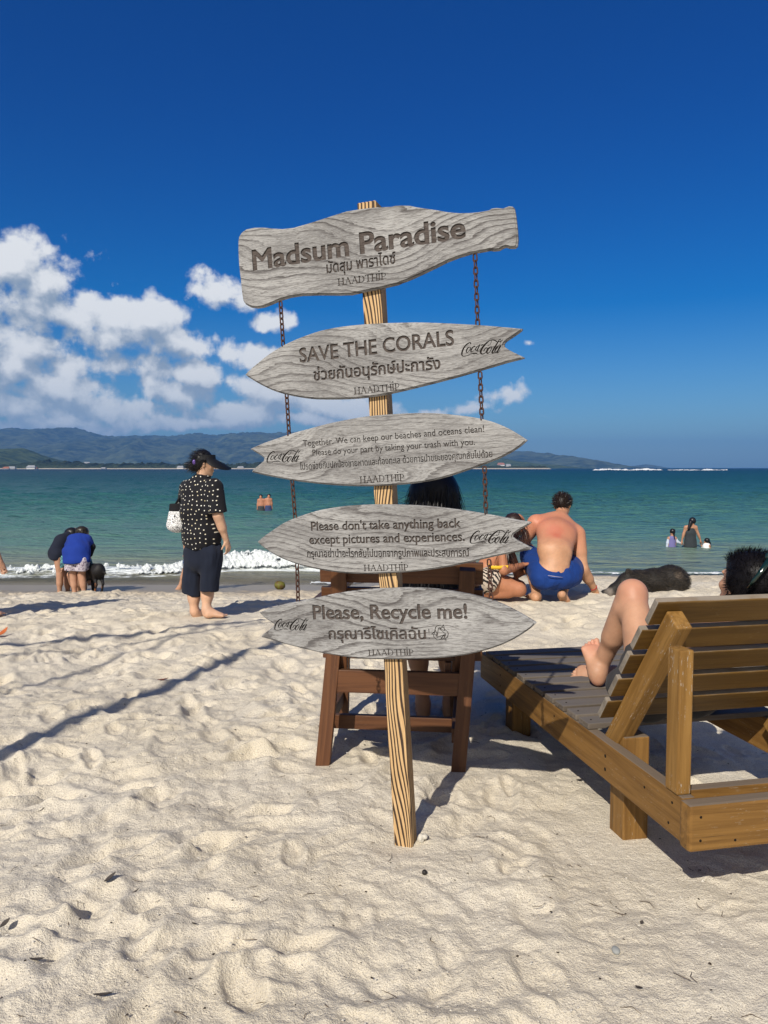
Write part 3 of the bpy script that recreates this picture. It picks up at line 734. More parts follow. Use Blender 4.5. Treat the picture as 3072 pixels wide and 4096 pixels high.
def smooth_closed(L, corners=(), k=4):
    """rounded closed outline through L; corners sharper than 32 degrees stay sharp"""
    n = len(L); p = np.array(L, float); out = []; corners = set()
    for i in range(n):
        e, f = p[i]-p[i-1], p[(i+1) % n]-p[i]
        if e@f/(np.linalg.norm(e)*np.linalg.norm(f)) < .85: corners.add(i)
    for i in range(n):
        a, b_ = p[i], p[(i+1) % n]
        pa = a-(b_-a)*.0 if i in corners else p[i-1]; pb = b_ if (i+1) % n in corners else p[(i+2) % n]
        for u in np.linspace(0, 1, k, endpoint=False):
            out.append(.5*(2*a+(b_-pa)*u+(2*pa-5*a+4*b_-pb)*u*u+(3*a-pa-3*b_+pb)*u**3) if not (i in corners and (i+1) % n in corners) else a+(b_-a)*u)
    return [tuple(q) for q in out]
def inset(L, d):
    p = np.array(L); n = len(p); area = .5*np.sum(p[:, 0]*np.roll(p[:, 1], -1)-np.roll(p[:, 0], -1)*p[:, 1]); sg = 1 if area > 0 else -1
    e1 = p-np.roll(p, 1, 0); e2 = np.roll(p, -1, 0)-p
    e1 /= np.linalg.norm(e1, axis=1)[:, None]+1e-12; e2 /= np.linalg.norm(e2, axis=1)[:, None]+1e-12
    n1 = np.stack([-e1[:, 1], e1[:, 0]], 1)*sg; n2 = np.stack([-e2[:, 1], e2[:, 0]], 1)*sg
    b_ = n1+n2; b_ /= np.linalg.norm(b_, axis=1)[:, None]+1e-12
    c = np.clip((b_*n1).sum(1), .5, 1)
    return [tuple(q) for q in p+b_*(d/c)[:, None]]

# ------------------------------------------------------------------ the signpost
POST_B = Vector((.077, 2.97, 0)); LEAN = Vector((-.0575, 0, 1)).normalized()
PHI = rad(17)
FN = Vector((-math.sin(PHI), -math.cos(PHI), 0)); FN = (FN-LEAN*FN.dot(LEAN)).normalized()   # out of the front of the boards
FR = LEAN.cross(FN)*-1
if FR.x < 0: FR = -FR
def to_plane(x, y, off):           # photograph pixel -> (s, t) on the board plane standing off the post's front
    r = ray(x, y); O = POST_B+FN*off; k = (O-Vector((0, 0, CAM_H))).dot(FN)/r.dot(FN)
    q = Vector((0, 0, CAM_H))+r*k-O
    return q.dot(FR), q.dot(LEAN)
BT = .024; OFF = BT+.0                # board front distance from the post's face
def build_sign():
    root = empty('signpost', (POST_B.x, POST_B.y, ground(POST_B.x, POST_B.y)), 'tall leaning wooden signpost with five weathered grey boards joined by rusty chains', 'signpost')
    RM = Matrix((FR, LEAN, FN)).transposed().to_4x4()
    pine = burnt_pine('burnt_pine'); letter_m = engraved_wood('engraved_wood')
    logo_m = plain('engraved_black', (.028, .022, .020), .8, .15, .3, 60, .3, 400)
    # post: x across the face, y = depth, z up
    top = .0
    for k in range(40):
        top += 0
    s, tt = to_plane(1467, 806, 0)
    pw, pd = .074, .074
    PM = Matrix((FR, -FN, LEAN)).transposed().to_4x4()
    bm = bmesh.new(); bmesh.ops.create_cube(bm, size=1); z0, z1 = -.35, tt
    for v in bm.verts: v.co = Vector((v.co.x*pw, v.co.y*pd, (v.co.z+.5)*(z1-z0)+z0))
    bmesh.ops.bevel(bm, geom=list(bm.edges), offset=.0025, segments=2, affect='EDGES')
    bm.edges.ensure_lookup_table()
    me = bpy.data.meshes.new('post'); bm.to_mesh(me); bm.free(); me.materials.append(pine)
    po = bpy.data.objects.new('post', me); COL.objects.link(po); po.parent = root
    PM.translation = POST_B-FN*(pd/2)-root.location; po.matrix_basis = PM
    Z1, Z2, Z3 = zoom(900, 760, .7535), zoom(940, 1260, .7233), zoom(960, 1620, .7173)
    Z4, Z5 = zoom(980, 1980, .7113), zoom(1000, 2320, .7113)
    o1 = [(66,270),(70,245),(85,222),(110,205),(150,197),(200,196),(245,201),(300,204),(360,197),(430,177),(500,155),(570,132),(640,110),(720,97),(800,88),(880,85),(900,80),(935,78),(980,80),(1010,87),(1050,93),(1120,103),(1180,114),(1240,119),(1300,118),(1350,113),(1400,104),(1412,95),(1440,91),(1475,94),(1490,88),(1505,82),(1525,84),(1537,95),(1545,140),(1552,200),(1556,260),(1552,295),(1540,305),(1510,306),(1490,300),(1475,305),(1455,317),(1425,320),(1405,317),(1380,322),(1300,337),(1240,355),(1180,378),(1120,408),(1060,437),(1000,465),(960,482),(935,490),(915,500),(850,515),(780,530),(720,543),(690,549),(670,554),(600,556),(500,555),(400,558),(340,568),(290,583),(240,605),(200,620),(165,625),(130,620),(105,605),(92,585),(85,540),(78,470),(70,400),(66,330)]
    o2 = [(52,328),(80,300),(120,265),(170,225),(230,185),(300,148),(380,115),(470,85),(570,65),(680,52),(800,44),(920,40),(1030,39),(1150,43),(1250,48),(1350,54),(1450,62),(1520,68),(1590,75),(1582,88),(1540,118),(1500,145),(1488,160),(1490,175),(1520,195),(1560,215),(1600,234),(1590,241),(1500,264),(1400,294),(1300,323),(1200,351),(1100,377),(1000,402),(900,426),(800,446),(700,459),(600,465),(500,466),(420,463),(340,452),(270,437),(200,414),(140,385),(100,362),(70,343)]
    o3 = [(52,245),(120,215),(200,187),(290,157),(380,132),(480,105),(580,84),(680,66),(780,55),(880,48),(960,45),(1050,44),(1130,48),(1200,55),(1280,65),(1350,78),(1420,98),(1490,128),(1550,162),(1602,196),(1565,230),(1520,260),(1460,292),(1400,317),(1320,347),(1240,374),(1160,400),(1080,420),(1000,434),(900,445),(800,451),(700,454),(600,452),(500,446),(400,436),(300,423),(200,405),(120,389),(62,374),(68,362),(100,335),(128,312),(130,295),(110,280),(80,262)]
    o4 = [(66,265),(100,235),(150,200),(210,160),(270,133),(340,108),(420,85),(520,68),(620,58),(720,54),(830,54),(930,57),(1030,63),(1130,74),(1230,87),(1330,103),(1430,121),(1520,139),(1609,153),(1602,165),(1550,195),(1510,222),(1505,235),(1520,250),(1560,272),(1614,300),(1605,309),(1520,324),(1430,342),(1330,365),(1230,388),(1130,408),(1030,423),(930,434),(830,440),(730,445),(630,445),(530,438),(430,424),(340,405),(260,380),(190,352),(130,317),(90,288)]
    o5 = [(48,185),(100,165),(180,140),(270,122),(370,102),(470,80),(580,63),(690,52),(800,47),(900,45),(1000,49),(1100,59),(1200,75),(1300,97),(1380,122),(1460,158),(1530,195),(1580,225),(1609,243),(1580,272),(1530,307),(1470,342),(1390,377),(1300,404),(1210,424),(1110,437),(1010,445),(910,448),(810,449),(700,448),(600,442),(500,430),(400,412),(300,390),(200,364),(120,340),(60,323),(65,312),(100,285),(128,262),(128,248),(105,232),(75,212)]
    TX1 = [('Madsum Paradise', (148,425), (1280,250), 108, .030, 'text'), ('มัดสุม พาราไดซ์', (540,441), (908,388), 60, .022, 'text'), (None, (598,508), (855,475), 38, 0, 'hat')]
    TX2 = [('SAVE THE CORALS', (358,262), (1213,165), 80, .022, 'text'), ('ช่วยกันอนุรักษ์ปะการัง', (435,362), (1138,297), 66, .028, 'text'), (None, (658,440), (910,415), 38, 0, 'hat'), (None, (1253,216), (1482,135), 0, 0, 'script')]
    TX3 = [('Together. We can keep our beaches and oceans clean!', (352,232), (1362,150), 36, .008, 'text'), ('Please do your part by taking your trash with you.', (405,283), (1310,222), 35, .008, 'text'),
           ('โปรดช่วยกันปกป้องชายหาดและท้องทะเล ด้วยการนำขยะของคุณกลับไปด้วย', (335,362), (1408,290), 38, .012, 'text'), (None, (668,437), (916,422), 38, 0, 'hat'), (None, (150,312), (338,253), 0, 0, 'script')]
    TX4 = [("Please don't take anything back", (372,200), (1215,182), 50, .026, 'text'), ('except pictures and experiences.', (362,276), (1237,258), 50, .026, 'text'),
           ('กรุณาอย่านำอะไรกลับไปนอกจากรูปภาพและประสบการณ์', (350,350), (1262,345), 44, .022, 'text'), (None, (668,428), (918,425), 36, 0, 'hat'), (None, (1266,260), (1496,202), 0, 0, 'script')]
    TX5 = [('Please, Recycle me!', (355,220), (1224,216), 78, .030, 'text'), ('กรุณารีไซเคิลฉัน!', (443,332), (1012,332), 64, .028, 'text'), (None, (665,425), (920,424), 33, 0, 'hat'), (None, (138,272), (328,221), 0, 0, 'script'), (None, (1071,299), (50, 0), 0, 0, 'recycle')]
    boards = [(o1, Z1, TX1, 'bottle shaped grey board reading Madsum Paradise, top of the post', (1, 0)), (o2, Z2, TX2, 'grey fish shaped board reading SAVE THE CORALS with its forked tail at the right', (19, 27)),
              (o3, Z3, TX3, 'grey fish shaped board asking to keep beaches clean, forked tail at the left', (0, 38)), (o4, Z4, TX4, 'grey fish shaped board reading Please don\'t take anything back, forked tail at the right', (18, 26)),
              (o5, Z5, TX5, 'lowest grey fish shaped board reading Please, Recycle me! with recycling arrows', (0, 36))]
    hat, scr, rec = haadthip_loops(), script_loops(), recycle_loops()
    FL = .006
    for bi, (ol, Z, TX, lab, cor) in enumerate(boards):
        gw = grey_wood('weathered_board_'+'abcde'[bi], bi+1., (.62, .38, .34, .5, .6)[bi])
        L = [to_plane(*Z(*p), OFF) for p in ol]
        if bi > 0: L = smooth_closed(L, (), 3)
        L = [p for i, p in enumerate(L) if math.hypot(p[0]-L[i-1][0], p[1]-L[i-1][1]) > 1e-4]
        cs, ct = sum(p[0] for p in L)/len(L), sum(p[1] for p in L)/len(L)
        L = [(a-cs, b_-ct) for a, b_ in L]
        org = POST_B+FR*cs+LEAN*ct
        def tp(p):
            s_, t_ = to_plane(*Z(*p), OFF); return np.array([s_-cs, t_-ct])
        cuts, groups_ = [], []
        for (body, A, B, cap, off, kind) in TX:
            if kind == 'text':
                lp = embolden(text_loops(body, 1.), off); ref = text_loops('H', 1., 0.); rh = max(y for l in ref for x, y in l)
                if any(ord(c) > 3000 for c in body): rh = .74
            elif kind == 'hat': lp, rh = hat, 1.0
            elif kind == 'script': lp, rh = scr, None
            else: lp = rec
            if kind == 'recycle':
                c = tp(A); r_ = np.linalg.norm(tp((A[0]+B[0], A[1]))-c); lp2 = [[tuple(c+np.array(p)*r_) for p in l] for l in lp]
            elif kind == 'script':
                a0, b0 = np.array([240., -500.]), np.array([1100., -195.]); a1, b1 = tp(A), tp(B)
                z = complex(*(b1-a1))/complex(*(b0-a0))
                lp2 = []
                for l in lp:
                    q = [z*complex(x-a0[0], -y-a0[1])+complex(*a1) for x, y in l]; lp2.append([(v.real, v.imag) for v in q])
            else:
                xs = [x for l in lp for x, y in l]; x0, x1 = min(xs), max(xs)
                a1, b1 = tp(A), tp(B); ex = (b1-a1)/(x1-x0); d = ex/np.linalg.norm(ex)
                up = tp(((A[0]+B[0])/2, (A[1]+B[1])/2-cap))-(a1+b1)/2; up = np.array([0, abs(up[1])/rh]) if bi == 0 else np.array([-d[1], d[0]])*abs(up[1])/rh
                up = np.array([-d[1]*.8, d[0]])*np.linalg.norm(up)
                lp2 = [[tuple(a1+ex*(x-x0)+up*y) for x, y in l] for l in lp]
            cuts += lp2; groups_.append((kind, lp2))
        from mathutils.geometry import tessellate_polygon
        V, F = [], []
        def ring(L_, z): o = len(V); V.extend((x, y, z) for x, y in L_); return o, len(L_)
        def skin(a, b_):
            for i in range(a[1]): j = (i+1) % a[1]; F.append((a[0]+i, a[0]+j, b_[0]+j, b_[0]+i))
        def lid(r_, L_, flip=False):
            for tr in tessellate_polygon([[Vector((x, y, 0)) for x, y in L_]]): F.append(tuple(r_[0]+i for i in (tr[::-1] if flip else tr)))
        if .5*sum(L[i-1][0]*L[i][1]-L[i][0]*L[i-1][1] for i in range(len(L))) < 0: L = L[::-1]
        zs = BT-FL; Li = inset(L, .0035); Lm = inset(L, .001)
        rr = [ring(Li, 0), ring(Lm, .001), ring(L, .0035), ring(L, zs-.0035), ring(Lm, zs-.001), ring(Li, zs)]
        for r0, r1 in zip(rr[:-1], rr[1:]): skin(r0, r1)
        lid(rr[0], Li, True); lid(rr[-1], Li)
        Lf = inset(L, .0065)
        v2, f2, own = cdt(Lf, [g_[1] for g_ in groups_])
        o = len(V); V.extend((x, y, BT) for x, y in v2)
        F.extend(tuple(o+i for i in t_) for t_ in f2[own == -1])
        o2 = len(V); V.extend((x, y, zs) for x, y in v2)
        ed = {}
        for t_ in f2[own == -1]:
            for i in range(3):
                e_ = (t_[i], t_[(i+1) % 3])
                if e_[::-1] in ed: del ed[e_[::-1]]
                else: ed[e_] = 1
        for (p, q) in ed: F.append((o+q, o+p, o2+p, o2+q))
        mb = bpy.data.meshes.new('board'); mb.from_pydata(V, [], F); mb.update(); mb.materials.append(gw)
        bo = bpy.data.objects.new('board', mb); COL.objects.link(bo); bo.parent = root; bo['label'] = lab
        BM = RM.copy(); BM.translation = org-root.location; bo.matrix_basis = BM
        for gi_, (kind, lp2) in enumerate(groups_):
            tri = f2[own == gi_]; used = np.unique(tri); mp = {k: i for i, k in enumerate(used)}
            ml = bpy.data.meshes.new('lettering'); ml.from_pydata([(v2[k][0], v2[k][1], 0) for k in used], [], [tuple(mp[i] for i in t_) for t_ in tri]); ml.update()
            ml.materials.append(logo_m if kind == 'script' else letter_m)
            lo = bpy.data.objects.new({'script': 'emblem', 'recycle': 'emblem'}.get(kind, 'lettering'), ml); COL.objects.link(lo); lo.parent = bo
            lo.location = (0, 0, zs+.0008)
    # chains
    rust = plain('rusted_iron', (.095, .046, .034), .85, .3, .55, 220, .6, 500)
    segs = [((1122,1208),(1133,1385)), ((1146,1570),(1157,1745)), ((1168,1915),(1181,2078)), ((1188,2255),(1193,2412)),
            ((1900,1018),(1911,1304)), ((1920,1490),(1928,1682)), ((1938,1868),(1944,2056)), ((1956,2240),(1965,2402))]
    for a, b_ in segs:
        (s0, t0), (s1, t1) = to_plane(*a, OFF-BT/2), to_plane(*b_, OFF-BT/2)
        A = POST_B+FN*(OFF-BT/2)+FR*s0+LEAN*t0; B = POST_B+FN*(OFF-BT/2)+FR*s1+LEAN*t1
        d = (B-A); Lc = d.length; n = max(4, round(Lc/.0225)); pitch = Lc/n; d.normalize(); mb = MB()
        side = FR; dep = d.cross(side).normalized()
        for k in range(n):
            ax = (side*math.cos(.35)+dep*math.sin(.35)) if k % 2 == 0 else (dep*math.cos(.35)-side*math.sin(.35))
            ax = (ax-d*ax.dot(d)).normalized()
            c = A+d*(pitch*(k+.5)); wr = .0029; hl = pitch*.5+wr*.9; hw = .0076
            pts = []
            for j in range(14):
                th = 2*math.pi*j/14; x, y = math.cos(th), math.sin(th)
                pts.append(c+ax*hw*x+d*((hl-hw)*(1 if y >= 0 else -1)+hw*y))
            nv = 6
            V, F = [], []
            nrm = d.cross(ax)
            for j, p in enumerate(pts):
                tg = (pts[(j+1) % 14]-pts[j-1]).normalized(); u = nrm; v = tg.cross(u)
                for q in range(nv): V.append(p+(u*math.cos(2*math.pi*q/nv)+v*math.sin(2*math.pi*q/nv))*wr)
            for j in range(14):
                for q in range(nv): F.append((j*nv+q, j*nv+(q+1) % nv, ((j+1) % 14)*nv+(q+1) % nv, ((j+1) % 14)*nv+q))
            mb.add(V, F)
        mb.build('chain', rust, root)
# ------------------------------------------------------------------ lounger
LO = Vector((1.02, 2.48, .385)); LA = rad(11.5)
LV = Vector((-math.sin(LA), math.cos(LA), 0)); LU = Vector((math.cos(LA), math.sin(LA), 0)); UP = Vector((0, 0, 1))
def lp(u, v, z): return LO+LU*u+LV*v+UP*(z-LO.z)      # u across, v toward the foot end, z height
LW, LL = .90, 2.18
def build_lounger():
    gz = ground(LO.x+.2, LO.y+1)
    root = empty('sun_lounger', (LO.x, LO.y, 0), 'wide wooden slatted sun lounger with golden brown weathered paint, its back raised', 'sun lounger')
    wood = plank_wood('golden_teak', (.130, .062, .014, 1), (.250, .130, .034, 1), (.34, .29, .22, 1), .55, .55, .3, .8, (.20, .165, .13, 1))
    worn = plank_wood('worn_teak', (.20, .100, .022, 1), (.32, .175, .048, 1), (.46, .43, .38, 1), 1.1, .62, .3, .8)
    slat = plank_wood('grey_slat_wood', (.10, .080, .062, 1), (.165, .138, .112, 1), (.30, .28, .25, 1), .35, .7, .25, 1., (.17, .152, .137, 1))
    back = plank_wood('brown_slat_wood', (.082, .042, .008, 1), (.145, .078, .017, 1), (.26, .19, .11, 1), .25, .5, .35, .8, (.34, .30, .25, 1), .9)
    RT, RH = .05, .155
    zt = LO.z
    for u in (RT/2, LW-RT/2):
        bar('side_rail', lp(u, .062, zt-RH/2), lp(u, LL, zt-RH/2), UP, RH, RT, wood, root, .006)
    bar('end_beam', lp(-.012, .03, zt-RH/2-.002), lp(LW+.012, .03, zt-RH/2-.002), UP, RH+.004, .06, wood, root, .012)
    bar('end_beam', lp(RT+.002, LL-.03, zt-RH/2-.01), lp(LW-RT-.002, LL-.03, zt-RH/2-.01), UP, RH-.02, .05, wood, root, .006)
    bar('cross_rail', lp(RT+.002, .17, zt-.05), lp(LW-RT-.002, .17, zt-.05), UP, .07, .045, wood, root, .004)
    for u in (RT+.058, LW-RT-.058):
        for v, h in ((.60, .035), (LL-.35, -.02)):
            bar('leg', lp(u, v-(.16 if u > .4 and v < 1 else 0), -.18), lp(u, v-(.16 if u > .4 and v < 1 else 0), zt+h), LV, .115, .11, wood, root, .007)
    # seat slats
    v = .80; k = 0
    while v < LL-.03:
        e = .012+.006*math.sin(k*2.3)
        bar('seat_slat', lp(-.004+e*.3, v, zt+.0145), lp(LW+.01-e, v, zt+.0145), LV, .094, .026, slat, root, .005); v += .1235; k += 1
    # reclining back: two stiles with struts and six slats
    piv, top = (.62, zt+.02), (.185, 1.0)
    d = Vector((0, 0, 0))+LV*(top[0]-piv[0])+UP*(top[1]-piv[1]); Ls = d.length; d.normalize()
    nrm = LU.cross(d)
    if nrm.dot(LV) < 0: nrm = -nrm
    for u in (.072, LW-.072):
        a, b_ = lp(u, *piv)-d*.07, lp(u, *top)-d*.045
        bar('back_stile', a, b_, nrm, .085, .062, worn, root, .006)
        w_ = .735; hz = .835
        vv = piv[0]+(top[0]-piv[0])*w_
        bar('back_strut', lp(u-.052*(1 if u < .4 else -1), .12, zt+.001), lp(u-.052*(1 if u < .4 else -1), .12, hz+.05), LV, .075, .052, worn, root, .006)
    for k in range(5):
        s_ = Ls*(.155+.190*k)
        c0 = lp(-.018 if k < 4 else -.006, *piv)+d*s_+nrm*.058; c1 = lp(LW+.018, *piv)+d*s_+nrm*.058
        bar('back_slat', c0, c1, d, (.108 if k < 4 else .116), .028, back, root, .005)
    dkm = plain('dark_screw_hole', (.012, .009, .007), .8, .2)
    def screw(p, n_, par, r=.006):
        n_ = n_.normalized(); mb = MB(); mb.tube([p-n_*.004, p+n_*.0012], [r, r*.9], 9); mb.build('screw', dkm, par)
    rail = [c for c in root.children if c.name.startswith('side_rail')][0]
    for v, z in ((.60, -.055), (.60, -.11), (1.83, -.05), (1.83, -.11), (.12, -.04), (.14, -.12), (.30, -.06), (1.1, -.05)):
        screw(lp(0, v, zt+z), -LU, root, .0055 if v != .6 else .008)
    for u, z in ((.03, -.04), (.03, -.12), (.16, -.13)): screw(lp(u, 0, zt+z), -LV, root, .005)
    for v in [.80+.1235*k for k in range(11)]: screw(lp(.035, v, zt+.0285), UP, root, .004)
# ------------------------------------------------------------------ deck chair behind the sign
def build_chair():
    C0 = Vector((.018, 3.80, 0)); a = rad(-6.5)
    cx, cy = Vector((math.cos(a), math.sin(a), 0)), Vector((-math.sin(a), math.cos(a), 0))
    def cp(u, v, z): return C0+cx*u+cy*v+UP*z
    root = empty('beach_chair', C0, 'dark red brown wooden armchair with slatted back facing the sea behind the signpost', 'armchair')
    wd = plank_wood('mahogany', (.072, .026, .010, 1), (.13, .052, .020, 1), (.20, .15, .10, 1), .25, .5, .4, 1., (.085, .045, .025, 1))
    Wd, zs, dp = .68, .50, .62
    for s in (-1, 1):
        bar('leg', cp(.002+s*.342, -.03, -.15), cp(.085+s*.335, .02, .83), cx, .072, .045, wd, root)          # rear, splayed
        bar('leg', cp(s*.335, dp, -.15), cp(s*.315, dp, .80), cx, .065, .05, wd, root)
        bar('side_stretcher', cp(s*.335, .02, .16), cp(s*.335, dp-.03, .16), UP, .075, .03, wd, root)
        bar('side_rail', cp(s*.30, .03, zs-.01), cp(s*.30, dp-.03, zs-.01), UP, .075, .03, wd, root)
        bar('armrest', cp(.06+s*.375, -.10, .845), cp(.05+s*.365, dp+.06, .845), cx, .095, .028, wd, root)
        bar('back_stile', cp(.055+s*.31, .09, zs-.11), cp(.085+s*.31, -.12, 1.02), cx, .075, .045, wd, root)
    bar('back_rail', cp(.035-.325, 0, zs-.07), cp(.035+.325, 0, zs-.07), UP, .115, .035, wd, root)
    bar('front_rail', cp(-.30, dp, zs-.02), cp(.30, dp, zs-.02), UP, .08, .03, wd, root)
    bar('front_stretcher', cp(-.318, .20, .155), cp(.318, .20, .155), UP, .075, .035, wd, root)
    for k in range(5):
        v = .10+k*.122
        bar('seat_slat', cp(-.34, v, zs+.04), cp(.34, v, zs+.04), cy, .095, .022, wd, root)
    bd = (Vector((0, 0, 1.2))+cy*-.21).normalized()
    for k in range(4):
        z = .585+k*.135; v = .09+(-.21)*((z-(zs-.11))/(1.09-zs+.11))
        bar('back_slat', cp(.07-.40, v+.038, z), cp(.07+.40, v+.038, z), bd, .108, .024, wd, root)
# ------------------------------------------------------------------ tall posts and beam left of the camera, whose shadows cross the sand
def build_posts():
    wd = plank_wood('grey_timber', (.16, .12, .08, 1), (.24, .19, .14, 1), (.3, .27, .23, 1), .3, .8, .2)
    hy = Vector((math.sin(SUN_AZ), math.cos(SUN_AZ), 0))
    def post(name, ga, h, r, lab, cat, back):
        g = Vector(ga)-hy*back; mb = MB()
        mb.tube([g-UP*.4, g+UP*h*.5, g+UP*h], [r*1.1, r, r*.85], 12)
        return tag(mb.build(name, wd, None, (g.x, g.y, ground(g.x, g.y))), lab, cat)
    post('timber_post', (-1.99, 3.91, 0), 6.6, .062, 'tall round timber post standing left of the camera', 'post', 4.3)
    post('bamboo_pole', (-2.52, 4.98, 0), 6.5, .024, 'thin tall bamboo pole standing left of the camera', 'pole', 5.2)
    e = empty('beam_frame', (-6.3, .5, 0), 'rough timber beam on two posts with a rope tied below it', 'beam frame')
    for (x, y) in ((-6.9, .25), (-3.2, 2.0)):
        pass
    H = 5.0; off = H/math.tan(SUN_EL)
    A, B = Vector((-3.9, 5.95, 0))-hy*off, Vector((-1.0, 7.32, 0))-hy*off
    d = (B-A).normalized()
    mb = MB(); mb.tube([A-d*1.2+UP*H, (A+B)/2+UP*(H+.02), B+UP*(H+.05)], [.045, .04, .03], 10); mb.build('beam', wd, e)
    mb = MB(); mb.tube([A-d*1.+UP*(H-.5), A+(B-A)*.35+UP*(H-.62), B+d*.1+UP*(H-.1)], [.016]*3, 8); mb.build('rope', wd, e)
    for q in (A-d*1.1, A-d*1.9):
        mb = MB(); mb.tube([q-UP*.4, q+UP*(H+.2)], [.06, .05], 10); mb.build('post', wd, e)
# ------------------------------------------------------------------ bodies: one smooth surface grown round tapered limbs
V3 = lambda *a: np.array(a, float)
def nrm(v): v = np.asarray(v, float); return v/(np.linalg.norm(v)+1e-12)
class Shape:
    def __init__(s): s.p = []
    def rc(s, a, b, ra, rb, k=.03):            # tapered round limb
        s.p.append(('rc', np.array(a, float), np.array(b, float), ra, rb, k)); return s
    def el(s, c, r, ax=None, k=.03):           # ellipsoid; ax = rows of its axes
        A = np.eye(3) if ax is None else np.array(ax, float); s.p.append(('el', np.array(c, float), np.array(r, float), A, None, k)); return s
    def ec(s, a, b, ra, rb, side, k=.03):      # limb of elliptical section, (half width along side, half depth)
        s.p.append(('ec', np.array(a, float), np.array(b, float), ra, rb, k, nrm(side))); return s
    def cut(s, point, normal, k=.004):         # remove what lies on the normal's side
        s.p.append(('cut', np.array(point, float), nrm(normal), None, None, k)); return s
    def sub(s, other, k=.004): s.p.append(('sub', other, None, None, None, k)); return s
    def uni(s, other, k=.02): s.p.append(('uni', other, None, None, None, k)); return s
    def bounds(s):
        lo, hi = V3(1e9, 1e9, 1e9), V3(-1e9, -1e9, -1e9)
        for p in s.p:
            if p[0] in ('cut', 'sub'): continue
            if p[0] == 'uni': l, h = p[1].bounds(); lo, hi = np.minimum(lo, l), np.maximum(hi, h); continue
            if p[0] == 'el': e = np.sqrt(((p[3]*p[2][:, None])**2).sum(0)); l, h = p[1]-e, p[1]+e
            else:
                ra, rb = (p[3], p[4]) if p[0] == 'rc' else (max(p[3]), max(p[4]))
                l, h = np.minimum(p[1]-ra, p[2]-rb), np.maximum(p[1]+ra, p[2]+rb)
            lo, hi = np.minimum(lo, l), np.maximum(hi, h)
        return lo, hi
    def field(s, o, h, n):
        F = np.full(n, 1., np.float32)
        ax = [o[i]+h*np.arange(n[i]) for i in range(3)]
        for p in s.p:
            k = p[5]
            if p[0] in ('cut', 'sub'):
                X, Y, Z = np.meshgrid(*ax, indexing='ij', sparse=True)
                if p[0] == 'cut': d = (X-p[1][0])*p[2][0]+(Y-p[1][1])*p[2][1]+(Z-p[1][2])*p[2][2]
                else: d = -p[1].field(o, h, n)
                hh = np.clip(.5-.5*(F-d)/k, 0, 1); F = (F*(1-hh)+d*hh+k*hh*(1-hh)).astype(np.float32); continue
            if p[0] == 'uni':
                d = p[1].field(o, h, n); hh = np.clip(.5+.5*(F-d)/k, 0, 1); F = (F*(1-hh)+d*hh-k*hh*(1-hh)).astype(np.float32); continue
            q = Shape(); q.p = [p]; lo, hi = q.bounds(); m = k+2.5*h+.02
            i0 = [int(np.clip(math.floor((lo[i]-m-o[i])/h), 0, n[i])) for i in range(3)]
            i1 = [int(np.clip(math.ceil((hi[i]+m-o[i])/h)+1, 0, n[i])) for i in range(3)]
            if any(b <= a for a, b in zip(i0, i1)): continue
            sl = tuple(slice(a, b) for a, b in zip(i0, i1))
            X, Y, Z = np.meshgrid(*[ax[i][sl[i]] for i in range(3)], indexing='ij')
            D = np.stack([X-p[1][0], Y-p[1][1], Z-p[1][2]], -1)
            if p[0] == 'el':
                L = D@p[3].T; kk = np.sqrt((L/p[2])**2 @ np.ones(3)); g_ = np.sqrt((L/p[2]**2)**2 @ np.ones(3))+1e-9
                d = kk*(kk-1)/g_; d = np.where(kk < .2, -p[2].min(), d)
            else:
                ab = p[2]-p[1]; L2 = ab@ab+1e-12; u = np.clip(D@ab/L2, 0, 1)
                if p[0] == 'rc': d = np.linalg.norm(D-u[..., None]*ab, axis=-1)-(p[3]+(p[4]-p[3])*u)
                else:
                    w = D-u[..., None]*ab; x = ab/math.sqrt(L2); sd = nrm(p[6]-x*(p[6]@x)); dp = np.cross(x, sd)
                    r1 = p[3][0]+(p[4][0]-p[3][0])*u; r2 = p[3][1]+(p[4][1]-p[3][1])*u; rm = np.minimum(r1, r2)
                    e = np.sqrt((w@sd/r1)**2+(w@dp/r2)**2+(w@x/rm)**2); d = (e-1)*rm
            f = F[sl]; hh = np.clip(.5+.5*(f-d)/k, 0, 1); F[sl] = f*(1-hh)+d*hh-k*hh*(1-hh)
        return F
    def mesh(s, h, folds=None):
        lo, hi = s.bounds(); o = lo-3*h; n = tuple(int(v) for v in np.ceil((hi-lo)/h)+7)
        F = s.field(o, h, n)
        if folds is not None:
            X, Y, Z = np.meshgrid(*[o[i]+h*np.arange(n[i]) for i in range(3)], indexing='ij'); F = F+folds(X, Y, Z).astype(np.float32)
        return surface_net(F, o, h)
